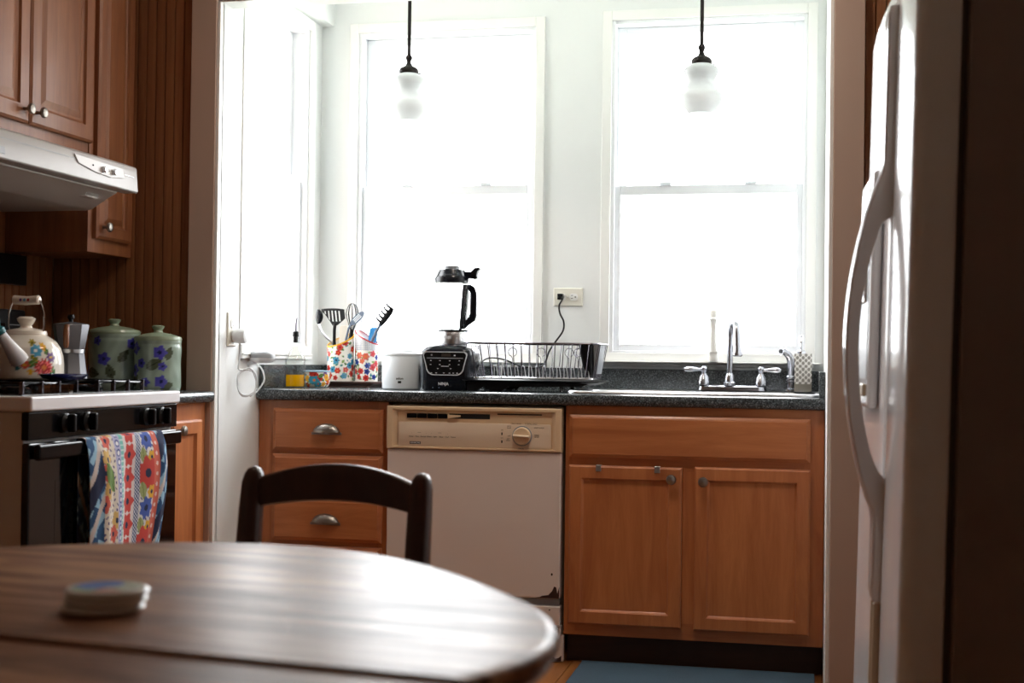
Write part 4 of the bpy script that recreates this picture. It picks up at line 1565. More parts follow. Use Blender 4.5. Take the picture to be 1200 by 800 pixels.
ss = thing('slotted_spoon', 'blue-grey slotted spoon leaning right in the yellow-rimmed crock', 'spoon', (-.29, .40, .945))
ctr, du = Vector((-.255, .39, 1.178)), Vector((.72, 0, .69)).normalized()
dvv = Vector((-.69, .0, .72)).normalized()
mb = MB()
A = []
for q in range(28):
    a = 2 * PI * q / 28
    A.append((.036 * math.cos(a), .0135 * math.sin(a)))
mb.rings([[tuple(ctr + du * p + dvv * q_ + Vector((0, y_, 0))) for p, q_ in A] for y_ in (0, .003)])
bl = mb.build('blade', M['bluegrey'], ss, .0008)
for q in (-.006, .0, .006):
    MB().rings([[tuple(ctr + du * p + dvv * (q + s_) + Vector((0, y_, 0))) for p, s_ in ((-.016, -.0015), (.018, -.0015), (.018, .0015), (-.016, .0015))] for y_ in (-.0004, .0034)]).build('slot', M['whiteplastic'], bl)
MB().tube([tuple(ctr - du * .034 + Vector((0, .0015, 0))), (-.289, .393, 1.14), (-.30, .40, 1.10), (-.308, .40, .95)], [.004, .004, .005, .005], 8).build('handle', M['bluegrey'], ss)

cs2 = thing('spatula', 'cream spatula standing behind the black turner', 'spatula', (-.325, .44, .945))
mb = MB()
mb.rings([rrect(-.343, -.309, 1.07, 1.152, .012, 0), rrect(-.343, -.309, 1.07, 1.152, .012, 1)])
for v in mb.b.verts:
    v.co = (v.co.x, .44 + .007 * v.co.z, v.co.y)
mb.build('blade', M['creamsil'], cs2, .002)
MB().tube([(-.326, .4435, 1.075), (-.326, .44, .955)], .005, 8).build('handle', M['creamsil'], cs2)

cy2 = thing('spatula', 'bright blue silicone spatula standing in the red-rimmed crock', 'spatula', (-.22, .43, .945))
mb = MB()
mb.rings([rrect(-.226, -.192, 1.085, 1.146, .012, 0), rrect(-.226, -.192, 1.085, 1.146, .012, 1)])
for v in mb.b.verts:
    v.co = (v.co.x + (v.co.y - 1.1) * .12, .44 + .009 * v.co.z, v.co.y)
mb.build('blade', M['cyan'], cy2, .003)
MB().tube([(-.210, .4445, 1.09), (-.222, .44, .955)], .005, 8).build('handle', M['steel'], cy2)

pf = thing('pasta_fork', 'black toothed pasta fork leaning right in the red-rimmed crock', 'pasta fork', (-.21, .41, .945))
hd0, hd1 = Vector((-.162, .405, 1.160)), Vector((-.118, .405, 1.218))
axd = (hd1 - hd0).normalized()
nrm = Vector((-axd.z, 0, axd.x))
MB().tube([tuple(hd0 - axd * .012), tuple(hd0), tuple(hd0 + axd * .03), tuple(hd1 - axd * .012), tuple(hd1)], [.0022, .0034, .0042, .0038, .002], 12, flat=2.9).build('head', M['black'], pf)
for k in range(5):
    b0_ = hd0 + axd * (.002 + .0165 * k) + nrm * .010
    MB().tube([tuple(b0_ - nrm * .006), tuple(b0_ + nrm * .012), tuple(b0_ + nrm * .024 + axd * .005)], [.0052, .0042, .0026], 8).build('tooth', M['black'], pf)
MB().tube([tuple(hd0 - axd * .008), (-.182, .408, 1.13), (-.205, .415, 1.085), (-.235, .43, .955)], [.005, .0065, .0065, .006], 10).build('handle', M['bluegrey'], pf)

# white yoghurt maker
ym = thing('yoghurt_maker', 'white cylindrical countertop appliance with a flat lid beside the blender', 'appliance', (-.021, .22, .9145))
yx, yy_ = -.021, .22
MB().lathe([(.068, 0), (.072, .004), (.0745, .03), (.0745, .118), (.073, .121)], (yx, yy_, .9145), 48).build('body', M['whiteplastic'], ym)
MB().lathe([(.0735, .1215), (.0755, .1225), (.0755, .131), (.070, .134), (.052, .136), (.05, .143), (.01, .1435)], (yx, yy_, .9145), 48).build('lid', M['whiteplastic'], ym)


def cyl_map(cx, cy, R, z0, x0):
    def f(a, b, n):
        th = (x0 + a) / R
        return (cx + (R + .0003 + n) * math.sin(th), cy - (R + .0003 + n) * math.cos(th), z0 + b)
    return f


txt('lettering', 'salton', .011, M['inktext'], ym, cyl_map(yx, yy_, .0745, .9145 + .040, .012), bold=.0003)
MB().rings([[cyl_map(yx, yy_, .0745, .9145 + .027, .012)(a, b, n) for a, b in ((-.006, -.004), (.006, -.004), (.006, .004), (-.006, .004))] for n in (0, .001)]).build('power_light', M['darkslot'], ym)

# ------------------------------------------------------------------ blender
bl = thing('blender', 'black countertop blender with glass jug and raised lid', 'blender', (.163, .2, .9145))
bx_, by_ = .163, .215
z0 = .9145


def rr_ring(w, d, r, z, cy):
    return rrect(bx_ - w, bx_ + w, cy - d, cy + d, r, z, 6)


MB().rings([rr_ring(.083, .075, .02, z0, by_), rr_ring(.086, .078, .022, z0 + .004, by_), rr_ring(.088, .08, .024, z0 + .05, by_), rr_ring(.0935, .083, .028, z0 + .125, by_),
            rr_ring(.093, .082, .03, z0 + .14, by_), rr_ring(.085, .076, .04, z0 + .155, by_), rr_ring(.065, .062, .05, z0 + .164, by_), rr_ring(.056, .054, .053, z0 + .166, by_)]).build('motor_base', M['blacknavy'], bl, sharp=50)


def fbl(a, b, n):           # front face of the base, leaning slightly outwards towards the top
    return (bx_ + a, by_ - (.0795 + (b - .05) / .075 * .0035) - n, z0 + b)


def shape2(w0, w1, z_lo, z_hi, r=.02, ins=0):
    pts = []
    n = 5
    w0 -= ins
    w1 -= ins
    z_lo += ins
    z_hi -= ins
    for cx, cy, a, rr in ((w1 - r * .6, z_hi - r * .6, 0, r * .6), (-w1 + r * .6, z_hi - r * .6, PI / 2, r * .6), (-w0 + r * 1.4, z_lo + r * 1.4, PI, r * 1.4), (w0 - r * 1.4, z_lo + r * 1.4, 1.5 * PI, r * 1.4)):
        for k in range(n + 1):
            t_ = a + k / n * PI / 2
            pts.append((cx + rr * math.cos(t_), cy + rr * math.sin(t_)))
    return pts


o1, o2 = shape2(.070, .081, .054, .139), shape2(.070, .081, .054, .139, ins=.003)
pn_ = MB()
A = [[pn_.b.verts.new(fbl(a, b, n)) for a, b in o] for o, n in ((o1, -.004), (o1, .003), (o2, .003), (o2, -.001))]
for P_, Q_ in zip(A, A[1:]):
    for k in range(len(P_)):
        j = (k + 1) % len(P_)
        pn_.face([P_[k], P_[j], Q_[j], Q_[k]])
bz = pn_.build('panel_bezel', M['silverpaint'], bl)
pf_ = MB().rings([[fbl(a, b, n) for a, b in o2] for n in (-.004, .0015)]).build('control_panel', M['black'], bl)


def rect_on(nm, m, a, b, w, h, n0=.0016, n1=.0021):
    MB().rings([[fbl(p, q, n) for p, q in ((a - w, b - h), (a + w, b - h), (a + w, b + h), (a - w, b + h))] for n in (n0, n1)]).build(nm, m, pf_)


rect_on('silver_line', M['greywash'], 0, .1155, .067, .0016)
rect_on('display', M['display'], .004, .127, .017, .0055)
rect_on('button_mark', M['silvertext'], .036, .1255, .0032, .0022)
rect_on('button_mark', M['greywash'], -.049, .1265, .003, .003)
for zz, xs5 in ((.1065, (-.052, -.018, .018, .053)), (.0925, (-.053, -.019, .017, .051)), (.078, (-.026, .021)), (.0625, (-.05, -.032, -.004, .017, .031, .045))):
    for a in xs5:
        rect_on('button_mark', M['silvertext'], a, zz, .0028, .0013)
rect_on('button_mark', M['silvertext'], .0, .0865, .014, .0011)
txt('lettering', 'NINJA', .014, M['silvertext'], bl, lambda a, b, n: fbl(-.006 + a, .0235 + b, n + .0005), bold=.0004)
for a in (-.045, -.022):
    MB().rings([[fbl(a + .0025 * math.cos(2 * PI * k / 10), .010 + .0025 * math.sin(2 * PI * k / 10), n) for k in range(10)] for n in (-.001, .001)]).build('base_mark', M['bluegrey'], bl)
# jug
band = MB().lathe([(.054, .166), (.0545, .170), (.0535, .212), (.052, .214)], (bx_ + .008, by_, z0), 48).build('jug_collar', M['steel'], bl)
txt('lettering', 'Ninja', .017, M['silvertext'], band, cyl_map(bx_ + .008, by_, .0538, z0 + .191, -.012), bold=.0004)
MB().lathe([(.0565, .213), (.058, .216), (.055, .219), (.05, .219)], (bx_ + .008, by_, z0), 48).build('jug_ring', M['blacknavy'], bl)
MB().lathe([(.05, .218), (.053, .24), (.064, .375), (.066, .382), (.0635, .382), (.0615, .375), (.0505, .24), (.046, .222)], (bx_ + .004, by_, z0), 48, cap1=True).build('glass_jug', M['clear'], bl)
hx = bx_ + .052
outer = [(hx - .022, .219), (hx + .0, .223), (hx + .012, .235), (hx + .038, .252), (hx + .043, .268), (hx + .043, .350), (hx + .036, .372), (hx + .022, .382), (hx + .006, .383)]
inner = [(hx + .008, .372), (hx + .018, .368), (hx + .024, .352), (hx + .024, .272), (hx + .018, .258), (hx + .006, .246)]
MB().rings([[(a, y_, z0 + b) for a, b in outer + [(hx + .006, .368), (hx + .014, .362), (hx + .021, .348), (hx + .021, .278), (hx + .016, .264), (hx - .004, .247), (hx - .02, .232)]] for y_ in (by_ - .012, by_ + .012)]).build('jug_handle', M['blacknavy'], bl, .003)
MB().rings([[(a, y_, z0 + b) for a, b in ((hx - .020, .226), (hx + .004, .240), (hx + .010, .372), (hx + .010, .383), (hx - .008, .383))] for y_ in (by_ - .014, by_ + .014)]).build('handle_spine', M['black'], bl, .002)
MB().tube([(hx + .0215, by_ - .0125, z0 + .350), (hx + .0215, by_ - .0125, z0 + .278), (hx + .010, by_ - .0125, z0 + .258)], .0026, 8).build('handle_trim', M['chrome'], bl)
lx = bx_ + .008
ld = MB().lathe([(.055, .386), (.062, .388), (.063, .406), (.058, .414), (.053, .424), (.048, .436), (.03, .438)], (lx - .008, by_, z0), 44).build('lid', M['blacknavy'], bl)
MB().lathe([(.027, .437), (.028, .447), (.025, .451), (.01, .452)], (lx - .008, by_, z0), 30).build('measuring_cap', M['greywash'], ld)
MB().box(lx + .04, lx + .078, by_ - .014, by_ + .014, z0 + .404, z0 + .430).build('lid_arm', M['blacknavy'], ld, .004)
MB().rings([[(a, y_, z0 + b) for a, b in ((lx + .066, .404), (lx + .078, .400), (lx + .090, .404), (lx + .087, .416), (lx + .091, .430), (lx + .099, .434), (lx + .097, .444), (lx + .080, .443), (lx + .066, .430))] for y_ in (by_ - .016, by_ + .016)]).build('lid_latch', M['black'], ld, .002)
# power cord to the outlet
OX, OZ, = .526, 1.2712
co_ = [(.252, .24, .975), (.256, .262, 1.0), (.265, .31, 1.026), (.285, .37, 1.034), (.32, .43, 1.026), (.36, .47, 1.005), (.40, .50, .998), (.425, .51, .997), (.45, .52, 1.012), (.468, .52, 1.06), (.492, .53, 1.10), (.518, .535, 1.14), (.520, .535, 1.175), (.505, .54, 1.205), (.500, .545, 1.235), (.510, .55, 1.26), (OX - .026, .545, OZ + .001)]


def smooth(pts, n=6):
    P = [Vector(p) for p in pts]
    out = []
    for i in range(len(P) - 1):
        p0, p1, p2, p3 = P[max(i - 1, 0)], P[i], P[i + 1], P[min(i + 2, len(P) - 1)]
        for k in range(n):
            t = k / n
            out.append(.5 * ((2 * p1) + (-p0 + p2) * t + (2 * p0 - 5 * p1 + 4 * p2 - p3) * t * t + (-p0 + 3 * p1 - 3 * p2 + p3) * t ** 3))
    out.append(P[-1])
    return out


pc = MB().tube(smooth(co_), .0034, 8).build('power_cord', M['black'], bl, sharp=80)
MB().box(OX - .037, OX - .016, .560, .590, OZ - .011, OZ + .012).build('plug', M['black'], pc, .003)

ol = thing('wall_outlet', 'ivory double wall outlet mounted sideways between the two windows', 'outlet', (OX, YB, OZ))
MB().rings([[(OX + a, y_, OZ + b) for a, b in ((-.0575, -.0355), (.0575, -.0355), (.0575, .0355), (-.0575, .0355))] for y_ in (YB, YB - .003)] +
           [[(OX + a, YB - .006, OZ + b) for a, b in ((-.054, -.032), (.054, -.032), (.054, .032), (-.054, .032))]]).build('cover_plate', M['ivory'], ol, .001)
for dx in (-.024, .022):
    rc = MB().rings([[(OX + dx + .0165 * math.cos(2 * PI * k / 24), y_, OZ + max(-.0135, min(.0135, .0165 * math.sin(2 * PI * k / 24)))) for k in range(24)] for y_ in (YB - .006, YB - .0085)]).build('receptacle', M['trimwhite'], ol)
    for (a, b, w, h) in ((-.006, -.005, .0035, .001), (-.006, .006, .0045, .001), (.007, 0, .0025, .0025)):
        box('slot', M['darkslot'], rc, OX + dx + a - w, OX + dx + a + w, YB - .0089, YB - .0084, OZ + b - h, OZ + b + h)
MB().sphere((OX - .001, YB - .006, OZ), .003, 8).build('screw', M['steel'], ol)

# ------------------------------------------------------------------ dish rack
rk = thing('dish_rack', 'wire dish rack on a black drip tray left of the sink', 'dish rack', (.46, .27, .9145))
rx0, rx1, ry0, ry1 = .232, .712, .125, .415
ztr = .946
MB().rings([rrect(rx0 + .03, rx1 - .03, ry0 + .02, ry1 - .02, .03, ztr - .006), rrect(rx0 - .006, rx1 + .006, ry0 - .012, ry1 + .012, .03, ztr + .006), rrect(rx0 - .006, rx1 + .006, ry0 - .012, ry1 + .012, .03, ztr + .009),
            rrect(rx0 + .004, rx1 - .004, ry0 - .002, ry1 + .002, .03, ztr + .006), rrect(rx0 + .035, rx1 - .035, ry0 + .024, ry1 - .024, .03, ztr - .001)]).build('drip_tray', M['black'], rk, sharp=60)
for yy in (ry0 + .004, ry1 - .024):
    prf = [(rx0 + .014, .9146), (rx0 + .05, .9146), (rx0 + .058, .925), (rx0 + .075, .931), (rx0 + .092, .924), (rx0 + .10, .9146), (rx0 + .14, .9146), (rx0 + .15, .925), (rx0 + .165, .931), (rx0 + .18, .932),
           (rx1 - .12, .934), (rx1 - .05, .936), (rx1 - .03, .946), (rx0 + .014, .946)]
    MB().rings([[(a, y_, b) for a, b in prf] for y_ in (yy, yy + .02)]).build('tray_foot', M['black'], rk)
for (a, b) in ((rx1 - .13, ry0 + .03), (rx1 - .13, ry1 - .03)):
    MB().lathe([(.008, 0), (.008, .028)], (a, b, .9146), 10).build('tray_peg', M['black'], rk)
zt, zb = 1.086, .962
MB().tube(rrect(rx0, rx1, ry0, ry1, .03, zt, 5), .0032, 8, closed=True).build('top_rail', M['rackwire'], rk)
MB().tube(rrect(rx0 + .022, rx1 - .022, ry0 + .018, ry1 - .018, .025, zb, 5), .003, 8, closed=True).build('bottom_rail', M['chrome'], rk)


def side_wire(a, b):
    return MB().tube([a, b], .0016, 6).build('wire', M['rackwire'], rk, world=True)


for k in range(15):
    f_ = (k + .5) / 15
    xt, xb2 = rx0 + .012 + (rx1 - rx0 - .024) * f_, rx0 + .03 + (rx1 - rx0 - .06) * f_
    side_wire((xt, ry0, zt), (xb2, ry0 + .018, zb))
    side_wire((xt, ry1, zt), (xb2, ry1 - .018, zb))
for k in range(7):
    f_ = (k + .5) / 7
    yt, yb2 = ry0 + .02 + (ry1 - ry0 - .04) * f_, ry0 + .035 + (ry1 - ry0 - .07) * f_
    side_wire((rx0, yt, zt), (rx0 + .022, yb2, zb))
    side_wire((rx1, yt, zt), (rx1 - .022, yb2, zb))
# plate tines: loops along the floor of the rack
tine = None
for k in range(14):
    xx = rx0 + .10 + k * .0255
    if tine is None:
        pts = [(-.004, 0, 0), (-.004, 0, .028)] + [(.0 + .005 * math.cos(PI - PI * q / 6), 0, .036 + .008 * math.sin(PI * q / 6)) for q in range(7)] + [(.008, 0, .02), (.010, 0, 0)]
        tine = MB().tube(smooth(pts, 3), .0016, 6).build('tine', M['silverpaint'], rk, world=False)
        tine.location = (xx - .46, .20 - .27, zb - .9145)
    else:
        copy_part(tine, rk, (xx - .46, .20 - .27, zb - .9145))
for k in range(14):
    xx = rx0 + .05 + k * .0295
    MB().tube([(xx, ry0 + .018, zb), (xx, ry1 - .018, zb)], .0014, 6).build('floor_wire', M['rackwire'], rk)
curl = None
for xx in (.352, .46, .566, .608, .600):
    pts = [(0, 0, .05), (0, 0, .082)] + [(.014 * math.sin(-PI * .85 + 2 * PI * .85 * q / 14), 0, .098 - .014 * math.cos(-PI * .85 + 2 * PI * .85 * q / 14) * -1) for q in range(15)]
    if curl is None:
        pts = [(0, 0, .0), (0, 0, .07), (-.004, 0, .078)] + [(-.016 * math.sin(2 * PI * (.06 + .88 * q / 16)), 0, .094 - .016 * math.cos(2 * PI * (.06 + .88 * q / 16))) for q in range(17)]
        curl = MB().tube(pts, .0014, 6).build('glass_holder', M['rackwire'], rk, world=False)
        curl.location = (xx - .46, .40 - .27, zb - .9145)
    else:
        copy_part(curl, rk, (xx - .46, .40 - .27, zb - .9145))
MB().tube([(rx0 + .135, ry0 + .02, zb), (rx0 + .137, ry0 + .012, zb + .03), (rx0 + .142, ry0 + .012, zb + .055), (rx0 + .15, ry0 + .02, zb + .063)], .003, 8).build('plate_stop', M['whiteplastic'], rk)
cc = thing('cutlery_holder', 'black and grey cutlery holder hanging at the right end of the dish rack', 'cutlery holder', (.655, .27, .975))
mb = MB()
mb.rings([rrect(.655, .685, .20, .33, .01, .975), rrect(.632, .684, .19, .34, .012, 1.088), rrect(.635, .681, .193, .337, .010, 1.088), rrect(.658, .682, .203, .327, .008, .978)])
mb.build('cup', M['black'], cc)
mb = MB()
mb.rings([rrect(.687, .700, .21, .32, .005, .98), rrect(.687, .712, .20, .33, .006, 1.084), rrect(.689, .710, .203, .327, .005, 1.084), rrect(.689, .698, .213, .317, .004, .983)])
mb.build('knife_slot', M['greywash'], cc)
ds = MB()
ds.rings([rrect(.43, .60, .06, .115, .012, .9146), rrect(.425, .605, .055, .12, .012, .928), rrect(.429, .601, .059, .116, .01, .928), rrect(.434, .596, .064, .111, .01, .918)])
tag(ds.build('clear_dish', M['clear'], None, loc=(.515, .09, .9146)), 'clear shallow dish lying in front of the dish rack', 'dish')

# ------------------------------------------------------------------ left alcove wall: outlet, charger, gadget
lo = thing('wall_outlet', 'white double wall outlet on the left alcove return', 'outlet', (XL, -.255, 1.118))
oy, oz_ = -.256, 1.118
MB().rings([[(XL + d, oy + a, oz_ + b) for a, b in ((-.035 + i, -.0575 + i), (.035 - i, -.0575 + i), (.035 - i, .0575 - i), (-.035 + i, .0575 - i))] for d, i in ((0, 0), (.003, 0), (.006, .003))]).build('cover_plate', M['ivory'], lo, .001)
for dz in (-.02, .02):
    rc = MB().rings([[(XL + d, oy + max(-.0135, min(.0135, .0165 * math.cos(2 * PI * k / 24))), oz_ + dz + .0165 * math.sin(2 * PI * k / 24)) for k in range(24)] for d in (.006, .0085)]).build('receptacle', M['trimwhite'], lo)
    for (a, b, w, h) in ((-.005, .005, .001, .004), (.006, .005, .001, .0045), (0, -.007, .0025, .0025)):
        box('slot', M['darkslot'], rc, XL + .0084, XL + .0089, oy + a - w, oy + a + w, oz_ + dz + b - h, oz_ + dz + b + h)
ch = thing('charger', 'white round plug-in charger in the left outlet with a coiled cord', 'charger', (XL + .03, oy + .006, 1.098))
n = 28
MB().rings([[(XL + d, oy + .008 + r * math.cos(2 * PI * k / n), 1.096 + r * math.sin(2 * PI * k / n)) for k in range(n)] for r, d in ((.020, .0092), (.024, .013), (.025, .045), (.023, .053), (.016, .056))]).build('body', M['whiteplastic'], ch)
cyl = [(XL + .03, oy + .012, 1.072), (XL + .028, oy + .014, 1.02), (XL + .022, oy + .016, .985)]
yc, zc2 = -.205, .938
for k in range(0, 46):
    a = PI * .6 - 2 * PI * k / 18
    rr = .040 + .003 * math.sin(k * 1.3)
    h_ = rr * .95 * math.cos(a)
    cyl.append((XL + .040 + .62 * h_ + .003 * math.sin(k * .9), yc + .78 * h_, zc2 + rr * 1.15 * math.sin(a)))
cyl += [(XL + .06, -.17, .905), (XL + .078, -.15, .94), (XL + .076, -.148, .97), (XL + .062, -.144, .992), (XL + .048, -.141, 1.0)]
MB().tube(smooth(cyl, 3), .0028, 8).build('cord', M['whiteplastic'], ch, sharp=80)
MB().tube([(XL, -.165, 1.02), (XL + .012, -.165, 1.02), (XL + .014, -.15, 1.034), (XL + .012, -.12, 1.055)], .002, 6).build('cord_clip', M['whiteplastic'], ch)
gd = thing('round_gadget', 'pale grey rounded disc gadget fixed to the wall just under the side window', 'gadget', (XL + .046, -.09, 1.005))
MB().lathe([(.022, 0), (.038, .004), (.045, .012), (.046, .017)], (XL + .0475, -.09, 1.005), 36).build('base', M['whiteplastic'], gd)
MB().lathe([(.046, .0172), (.0455, .026), (.041, .035), (.03, .041), (.01, .043)], (XL + .0475, -.09, 1.005), 36).build('top', M['greywash'], gd)
MB().box(XL, XL + .02, -.11, -.07, .998, 1.012).build('bracket', M['whiteplastic'], gd, .002)


# ------------------------------------------------------------------ pendants
def pendant(x, y, label):
    p = thing('pendant_lamp', label, 'lamp', (x, y, 1.87), 'pendant lamps over the sink')
    zb_ = 1.878
    pr = [(.040, .0), (.047, .004), (.052, .012), (.066, .028), (.0725, .048), (.073, .062), (.064, .072), (.052, .086), (.0465, .102), (.048, .116), (.056, .132), (.0605, .146), (.056, .156), (.044, .164), (.036, .168)]
    sh = MB().lathe([(r, zb_ + z) for r, z in pr] + [(r - .003, zb_ + z) for r, z in pr[::-1]], (x, y, 0), 44, cap0=False, cap1=False)
    # close the lower rim
    sh.build('lamp_shade', M['opal'], p, sharp=60)
    zc_ = zb_ + .166
    f_ = MB().lathe([(.034, zc_ - .001), (.036, zc_ + .004), (.036, zc_ + .016), (.030, zc_ + .024), (.014, zc_ + .032), (.008, zc_ + .044), (.009, zc_ + .05), (.0125, zc_ + .056), (.0125, zc_ + .064), (.007, zc_ + .072)], (x, y, 0), 30).build('shade_fitter', M['bronze'], p)
    for k in range(3):
        a = 2 * PI * k / 3 + .1
        MB().tube([(x + .034 * math.cos(a), y + .034 * math.sin(a), zc_ + .003), (x + .045 * math.cos(a), y + .045 * math.sin(a), zc_ + .003)], [.0022, .0032], 8).build('thumb_screw', M['bronze'], f_)
    MB().lathe([(.0065, zc_ + .07), (.0065, ZA - .02)], (x, y, 0), 16).build('stem', M['bronze'], p)
    MB().lathe([(.055, ZA - .0005), (.055, ZA - .012), (.03, ZA - .022), (.007, ZA - .024)], (x, y, 0), 30).build('canopy', M['bronze'], p)
    return p


pendant(.021, .11, 'opal glass pendant lamp on a dark rod in front of the left window')
pendant(1.064, .11, 'opal glass pendant lamp on a dark rod in front of the right window')

# added ceiling lamp, unseen above the frame, to brighten the dishwasher front
cl = thing('added_fill_lamp', 'added flush round ceiling lamp, out of view, as fill light for the kitchen', 'lamp', (.75, -.95, ZR))
MB().lathe([(.17, 0), (.17, -.012), (.15, -.02)], (.75, -.95, ZR), 40).build('mount', M['whiteplastic'], cl)
MB().lathe([(.148, -.0195), (.15, -.03), (.13, -.06), (.08, -.085), (.02, -.095)], (.75, -.95, ZR), 40).build('dome', M['fill_glow'], cl)

# ------------------------------------------------------------------ fridge
FRX, FRY0, FRY1, FRM = 1.548, -2.19, -1.235, -1.84
fr = thing('refrigerator', 'tall white side-by-side refrigerator with long bowed handles', 'refrigerator', (FRX, -1.71, 0.004))
fr.rotation_euler = (0, math.radians(1.25), math.radians(2.1))


def fb(nm, m, x0, x1, y0, y1, z0, z1, bev=0.0, seg=2, parent=None):
    return MB().box(x0, x1, y0 + 1.71, y1 + 1.71, z0, z1).build(nm, m, parent or fr, bev, seg, world=False)


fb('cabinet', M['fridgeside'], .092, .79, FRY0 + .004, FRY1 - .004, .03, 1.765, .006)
fb('gasket', M['gasket'], .080, .092, FRY0 + .02, FRY1 - .02, .10, 1.75)
fb('toe_grille', M['black'], .10, .14, FRY0 + .02, FRY1 - .02, .0, .09)


def fdoor(y0, y1, bulge_side):
    m = MB()
    n = 20
    rl = []
    w = y1 - y0
    pts = [(.080, y0)]
    r = .026
    for k in range(7):
        a = PI / 2 * k / 6
        pts.append((r - r * math.sin(a) + .004, y0 + r - r * math.cos(a)))
    for k in range(1, 8):
        f = k / 8
        pts.append((.004 - .006 * math.sin(PI * f), y0 + r + (w - 2 * r) * f))
    for k in range(7):
        a = PI / 2 * (6 - k) / 6
        pts.append((r - r * math.sin(a) + .004, y1 - r + r * math.cos(a)))
    pts.append((.080, y1))
    rl = [[(a, b + 1.71, z) for a, b in pts] for z in (.10, 1.77)]
    m.rings(rl)
    return m.build('door', M['fridge'], fr, .006, 2, world=False, sharp=30)


d1 = fdoor(FRY0, FRM - .004, 0)
d2 = fdoor(FRM + .004, FRY1, 1)


def fhandle(door, yc):
    outp, inp = [], []
    zs0, zs1, zlo, zhi = .565, 1.716, .735, 1.395
    prof_o = [(-.013, zs1), (-.016, zs1 - .006), (-.016, zhi)]
    n = 16
    for k in range(1, n):
        f = k / n
        s_ = math.sin(PI * f)
        prof_o.append((-.016 - .062 * s_ ** .75, zhi + (zlo - zhi) * f))
    prof_o += [(-.016, zlo), (-.016, zs0 + .006), (-.013, zs0)]
    hole = []
    for k in range(0, n + 1):
        f = k / n
        hole.append((-.001 - .051 * math.sin(PI * f) ** .7, zhi - .085 + (zlo + .075 - (zhi - .085)) * f))
    m = MB()
    # solid silhouette minus hole, built as upper and lower blades around the opening
    y0, y1 = yc - .012 + 1.71, yc + .012 + 1.71
    up = [(.006, zs1)] + prof_o[:3]
    # one strip that follows the outer curve, inner side = hole or door
    N = 60
    rows = []
    for k in range(N + 1):
        z = zs1 + (zs0 - zs1) * k / N
        xo = -.016
        if zlo < z < zhi:
            f = (zhi - z) / (zhi - zlo)
            xo = -.016 - .062 * math.sin(PI * f) ** .75
        if k in (0, N):
            xo = -.012
        xi = .008
        a, b = zhi - .085, zlo + .075
        if b < z < a:
            f = (a - z) / (a - b)
            xi = -.002 - .050 * min(1, math.sin(PI * f) ** .6)
            xi = max(xi, xo + .026)
        rows.append((z, xo, xi))
    rl = []
    for z, xo, xi in rows:
        c = .005
        rl.append([(xi, y0, z), (xo + c, y0, z), (xo, y0 + c, z), (xo, y1 - c, z), (xo + c, y1, z), (xi, y1, z)])
    m.rings(rl)
    h = m.build('handle', M['fridge'], door, world=False, sharp=35)
    m2 = MB()
    m2.box(-.010, .008, yc - .008 + 1.71, yc + .008 + 1.71, .11, zs0 - .004)
    m2.build('trim_strip', M['tan'], door, .003, 2, world=False)


fhandle(d1, FRM - .026)
fhandle(d2, FRM + .026)
dsp = MB().box(-.022, .0, -1.72 + 1.71, -1.42 + 1.71, .93, 1.42).build('dispenser_frame', M['fridge'], d2, .01, 3, world=False)
MB().box(-.0235, -.0215, -1.70 + 1.71, -1.44 + 1.71, .99, 1.28).build('dispenser_recess', M['greywash'], dsp, 0, world=False)
MB().box(-.030, -.02, -1.69 + 1.71, -1.45 + 1.71, .955, .98).build('drip_ledge', M['tan'], dsp, .003, 2, world=False)
MB().box(-.030, -.02, -1.66 + 1.71, -1.48 + 1.71, 1.15, 1.22).build('dispenser_lever', M['fridge'], dsp, .005, 2, world=False)

# ------------------------------------------------------------------ rug
tag(box('floor_mat', M['rug'], None, .69, 1.46, -.55, .012, 0.0005, .012, .004, loc=(1.07, -.27, 0)), 'slate blue mat on the wooden floor in front of the sink cabinet', 'mat')

# ------------------------------------------------------------------ table
TC = Vector((.617, -3.272))
TA = math.radians(-7.5)
tb = thing('dining_table', 'round oak dining table with moulded edge in the foreground', 'table', (TC.x, TC.y, 0), rz=TA)


def t_r(th):         # outline radius at world angle
    return .553 + .024 * math.cos(4 * (th - math.radians(82)))


def outline(sc, n=720):
    pts = []
    for k in range(n):
        th = 2 * PI * k / n
        r = t_r(th) * sc
        a = th - TA
        pts.append((r * math.cos(a), r * math.sin(a)))
    return pts


def extent(sc, s):
    """x extent of the scaled outline on local line y = s"""
    o = outline(sc)
    xs = []
    for (x0, y0), (x1, y1) in zip(o, o[1:] + o[:1]):
        if (y0 - s) * (y1 - s) <= 0 and y0 != y1:
            xs.append(x0 + (x1 - x0) * (s - y0) / (y1 - y0))
    if len(xs) < 2:
        return None
    return min(xs), max(xs)


